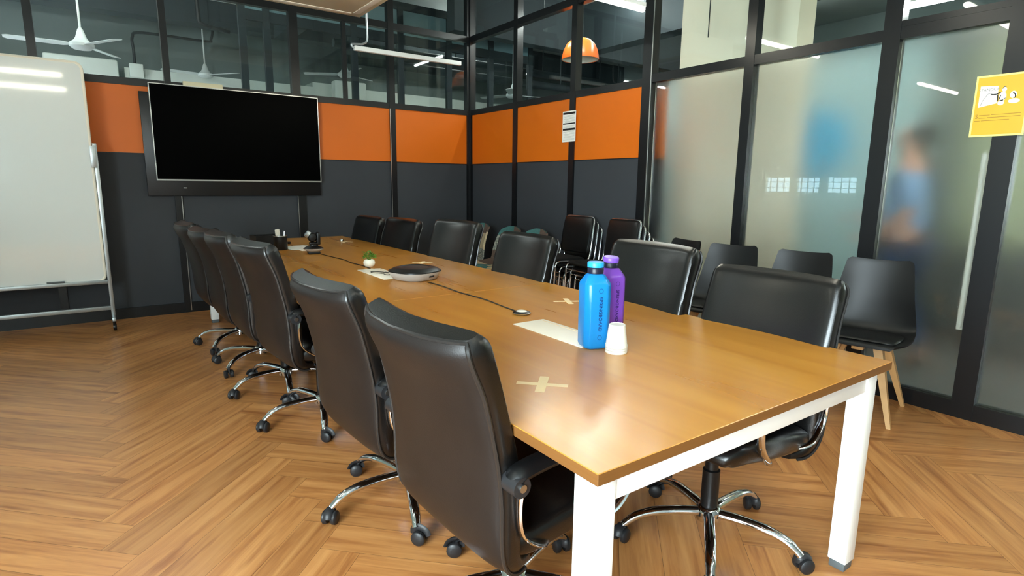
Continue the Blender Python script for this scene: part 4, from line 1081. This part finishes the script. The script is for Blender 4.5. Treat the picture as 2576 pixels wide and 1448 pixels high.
def olamp(x, y, z, ax, label, L_=1.2):
    t = thing('office_light', label, 'light', (x, y, z), 0 if ax == 'x' else PI / 2, OG)
    h = L_ / 2
    MB().rbox(-h, h, -0.03, 0.03, 0.015, 0.05, 0.005).build('housing', M['whitepaint'], t)
    MB().tube([(-h + 0.01, 0, 0), (h - 0.01, 0, 0)], 0.02, 12).build('tube', M['otube'], t)
    b = MB()
    for s in (-1, 1): b.tube([(s * h * 0.8, 0, 0.05), (s * h * 0.8, 0, CEIL - z)], 0.004, 6)
    b.build('suspension_rod', M['steel'], t)
olamp(-2.0, 7.6, 3.3, 'x', 'office tube light far left beyond the back wall')
olamp(-0.6, 6.3, 3.9, 'x', 'office tube light above the glass over the television')
olamp(5.5, 5.2, 3.8, 'x', 'office tube light behind the pendant lamp')
olamp(4.6, 8.2, 3.75, 'x', 'office tube light deep in the far office')
olamp(3.62, 4.3, 3.2, 'y', 'added tube light close behind the orange wall, put in to light the column')  # added to brighten the column face towards the room
olamp(3.70, 0.80, 2.475, 'y', 'short office tube light close behind the glass above the door', 0.5)
olamp(3.70, -0.7, 2.9, 'y', 'added unseen tube light behind the glass right of the door', 1.2)  # added out of view for more light behind the frosted panes
olamp(4.9, 3.9, 3.7, 'y', 'office tube light above the corridor behind the column', 1.2)
olamp(4.4, -1.6, 3.0, 'y', 'office tube light above the dark bench', 1.4)
olamp(7.5, 4.5, 3.6, 'x', 'office tube light beyond the corridor wall')

# person walking behind the frosted door
def person(loc, rz):
    t = thing('person', 'person in a blue-grey shirt and dark trousers walking behind the frosted glass door', 'person', loc, rz)
    def skin(name, V, E, m_, parent, sub=2):
        me = bpy.data.meshes.new(name); me.from_pydata([v[:3] for v in V], E, [])
        o = bpy.data.objects.new(name, me); C.objects.link(o); o.parent = parent
        me.materials.append(m_)
        md = o.modifiers.new('skin', 'SKIN'); md.use_smooth_shade = True
        if not me.skin_vertices: me.skin_vertices.new() if hasattr(me.skin_vertices, 'new') else None
        return o, md
    def skinned(name, V, E, m_, parent):
        bm = bmesh.new(); sl = bm.verts.layers.skin.verify()
        vs = []
        for i, v in enumerate(V):
            q = bm.verts.new(v[:3]); q[sl].radius = (v[3], v[4] if len(v) > 4 else v[3]); q[sl].use_root = (i == 0); vs.append(q)
        for a, c_ in E: bm.edges.new((vs[a], vs[c_]))
        me = bpy.data.meshes.new(name); bm.to_mesh(me); bm.free(); me.materials.append(m_)
        o = bpy.data.objects.new(name, me); C.objects.link(o); o.parent = parent
        o.modifiers.new('skin', 'SKIN').use_smooth_shade = True
        s_ = o.modifiers.new('sub', 'SUBSURF'); s_.levels = 1; s_.render_levels = 2
        return o
    # body faces +x, one continuous surface
    V = [(0, 0, 0.93, .13, .12), (0, 0, 1.12, .12, .11), (0.01, 0, 1.30, .14, .12), (0.0, 0, 1.42, .09, .09), (0.01, 0, 1.50, .055), (0.03, 0, 1.57, .07), (0.03, 0, 1.66, .085), (0.02, 0, 1.72, .06),
         (0, 0.17, 1.40, .06), (-0.03, 0.22, 1.14, .045), (0.14, 0.20, 0.98, .035), (0.22, 0.18, 0.96, .03),
         (0, -0.17, 1.40, .06), (0.02, -0.22, 1.13, .045), (0.24, -0.16, 1.08, .035), (0.33, -0.12, 1.08, .03),
         (0.02, 0.09, 0.86, .1), (0.14, 0.09, 0.50, .065), (0.16, 0.09, 0.09, .045), (0.26, 0.09, 0.045, .035),
         (-0.02, -0.09, 0.86, .1), (-0.03, -0.09, 0.49, .065), (-0.20, -0.09, 0.10, .045), (-0.10, -0.09, 0.045, .035)]
    E = [(0, 1), (1, 2), (2, 3), (3, 4), (4, 5), (5, 6), (6, 7), (3, 8), (8, 9), (9, 10), (10, 11), (3, 12), (12, 13), (13, 14), (14, 15), (0, 16), (16, 17), (17, 18), (18, 19), (0, 20), (20, 21), (21, 22), (22, 23)]
    skinned('body', V, E, M['skin'], t)
    for s, wx, wz, wy in ((1, 0.22, 0.96, 0.18), (-1, 0.33, 1.08, -0.12)):
        for k in range(5):
            a = -0.03 + 0.017 * k if k < 4 else 0.04
            Lf = (0.07, 0.078, 0.074, 0.06, 0.05)[k]
            skinned('finger', [(wx + 0.02, wy + a * 0.6, wz, .010), (wx + 0.02 + Lf * 0.6, wy + a, wz - 0.004, .009), (wx + 0.02 + Lf, wy + a * 1.05, wz - 0.022, .008)], [(0, 1), (1, 2)], M['skin'], t)
    def g_(v, f=1.13): return (v[0], v[1], v[2], v[3] * f + 0.012, (v[4] if len(v) > 4 else v[3]) * f + 0.012)
    skinned('shirt', [g_(V[0]), g_(V[1]), g_(V[2]), g_(V[3], 1.0), g_(V[8]), g_(V[9]), g_(V[12]), g_(V[13])], [(0, 1), (1, 2), (2, 3), (3, 4), (4, 5), (3, 6), (6, 7)], M['shirt'], t)
    skinned('trousers', [g_(V[0], 1.1), g_(V[16], 1.1), g_(V[17], 1.15), (0.16, 0.09, 0.13, .065), g_(V[20], 1.1), g_(V[21], 1.15), (-0.19, -0.09, 0.14, .065)], [(0, 1), (1, 2), (2, 3), (0, 4), (4, 5), (5, 6)], M['trousers'], t)
    skinned('shoe', [(0.13, 0.09, 0.05, .05), (0.22, 0.09, 0.045, .045), (0.29, 0.09, 0.04, .038)], [(0, 1), (1, 2)], M['shoe'], t)
    skinned('shoe', [(-0.23, -0.09, 0.06, .05), (-0.14, -0.09, 0.045, .045), (-0.07, -0.09, 0.04, .038)], [(0, 1), (1, 2)], M['shoe'], t)
    skinned('hair', [(0.035, 0, 1.725, .085), (-0.005, 0, 1.70, .098), (-0.025, 0, 1.64, .088), (-0.035, 0, 1.575, .062)], [(0, 1), (1, 2), (2, 3)], M['hair'], t)
    f = MB()
    f.lathe([(0.001, 0), (0.012, 0.004), (0.004, 0.03)], 10, M_=Tr(0.122, 0, 1.615) @ Matrix.Rotation(-0.3, 4, 'Y'))
    f.build('nose', M['skin'], t)
    f = MB()
    for s in (-1, 1): f.lathe([(0.001, -0.006), (0.01, 0), (0.001, 0.006)], 10, M_=Tr(0.112, s * 0.03, 1.645) @ Matrix.Rotation(PI / 2, 4, 'Y'))
    f.rbox(0.10, 0.108, -0.022, 0.022, 1.578, 1.586, 0.002)
    f.build('eyes_and_mouth', M['hair'], t)
person((3.92, 0.98, 0), PI / 2 + 0.3)
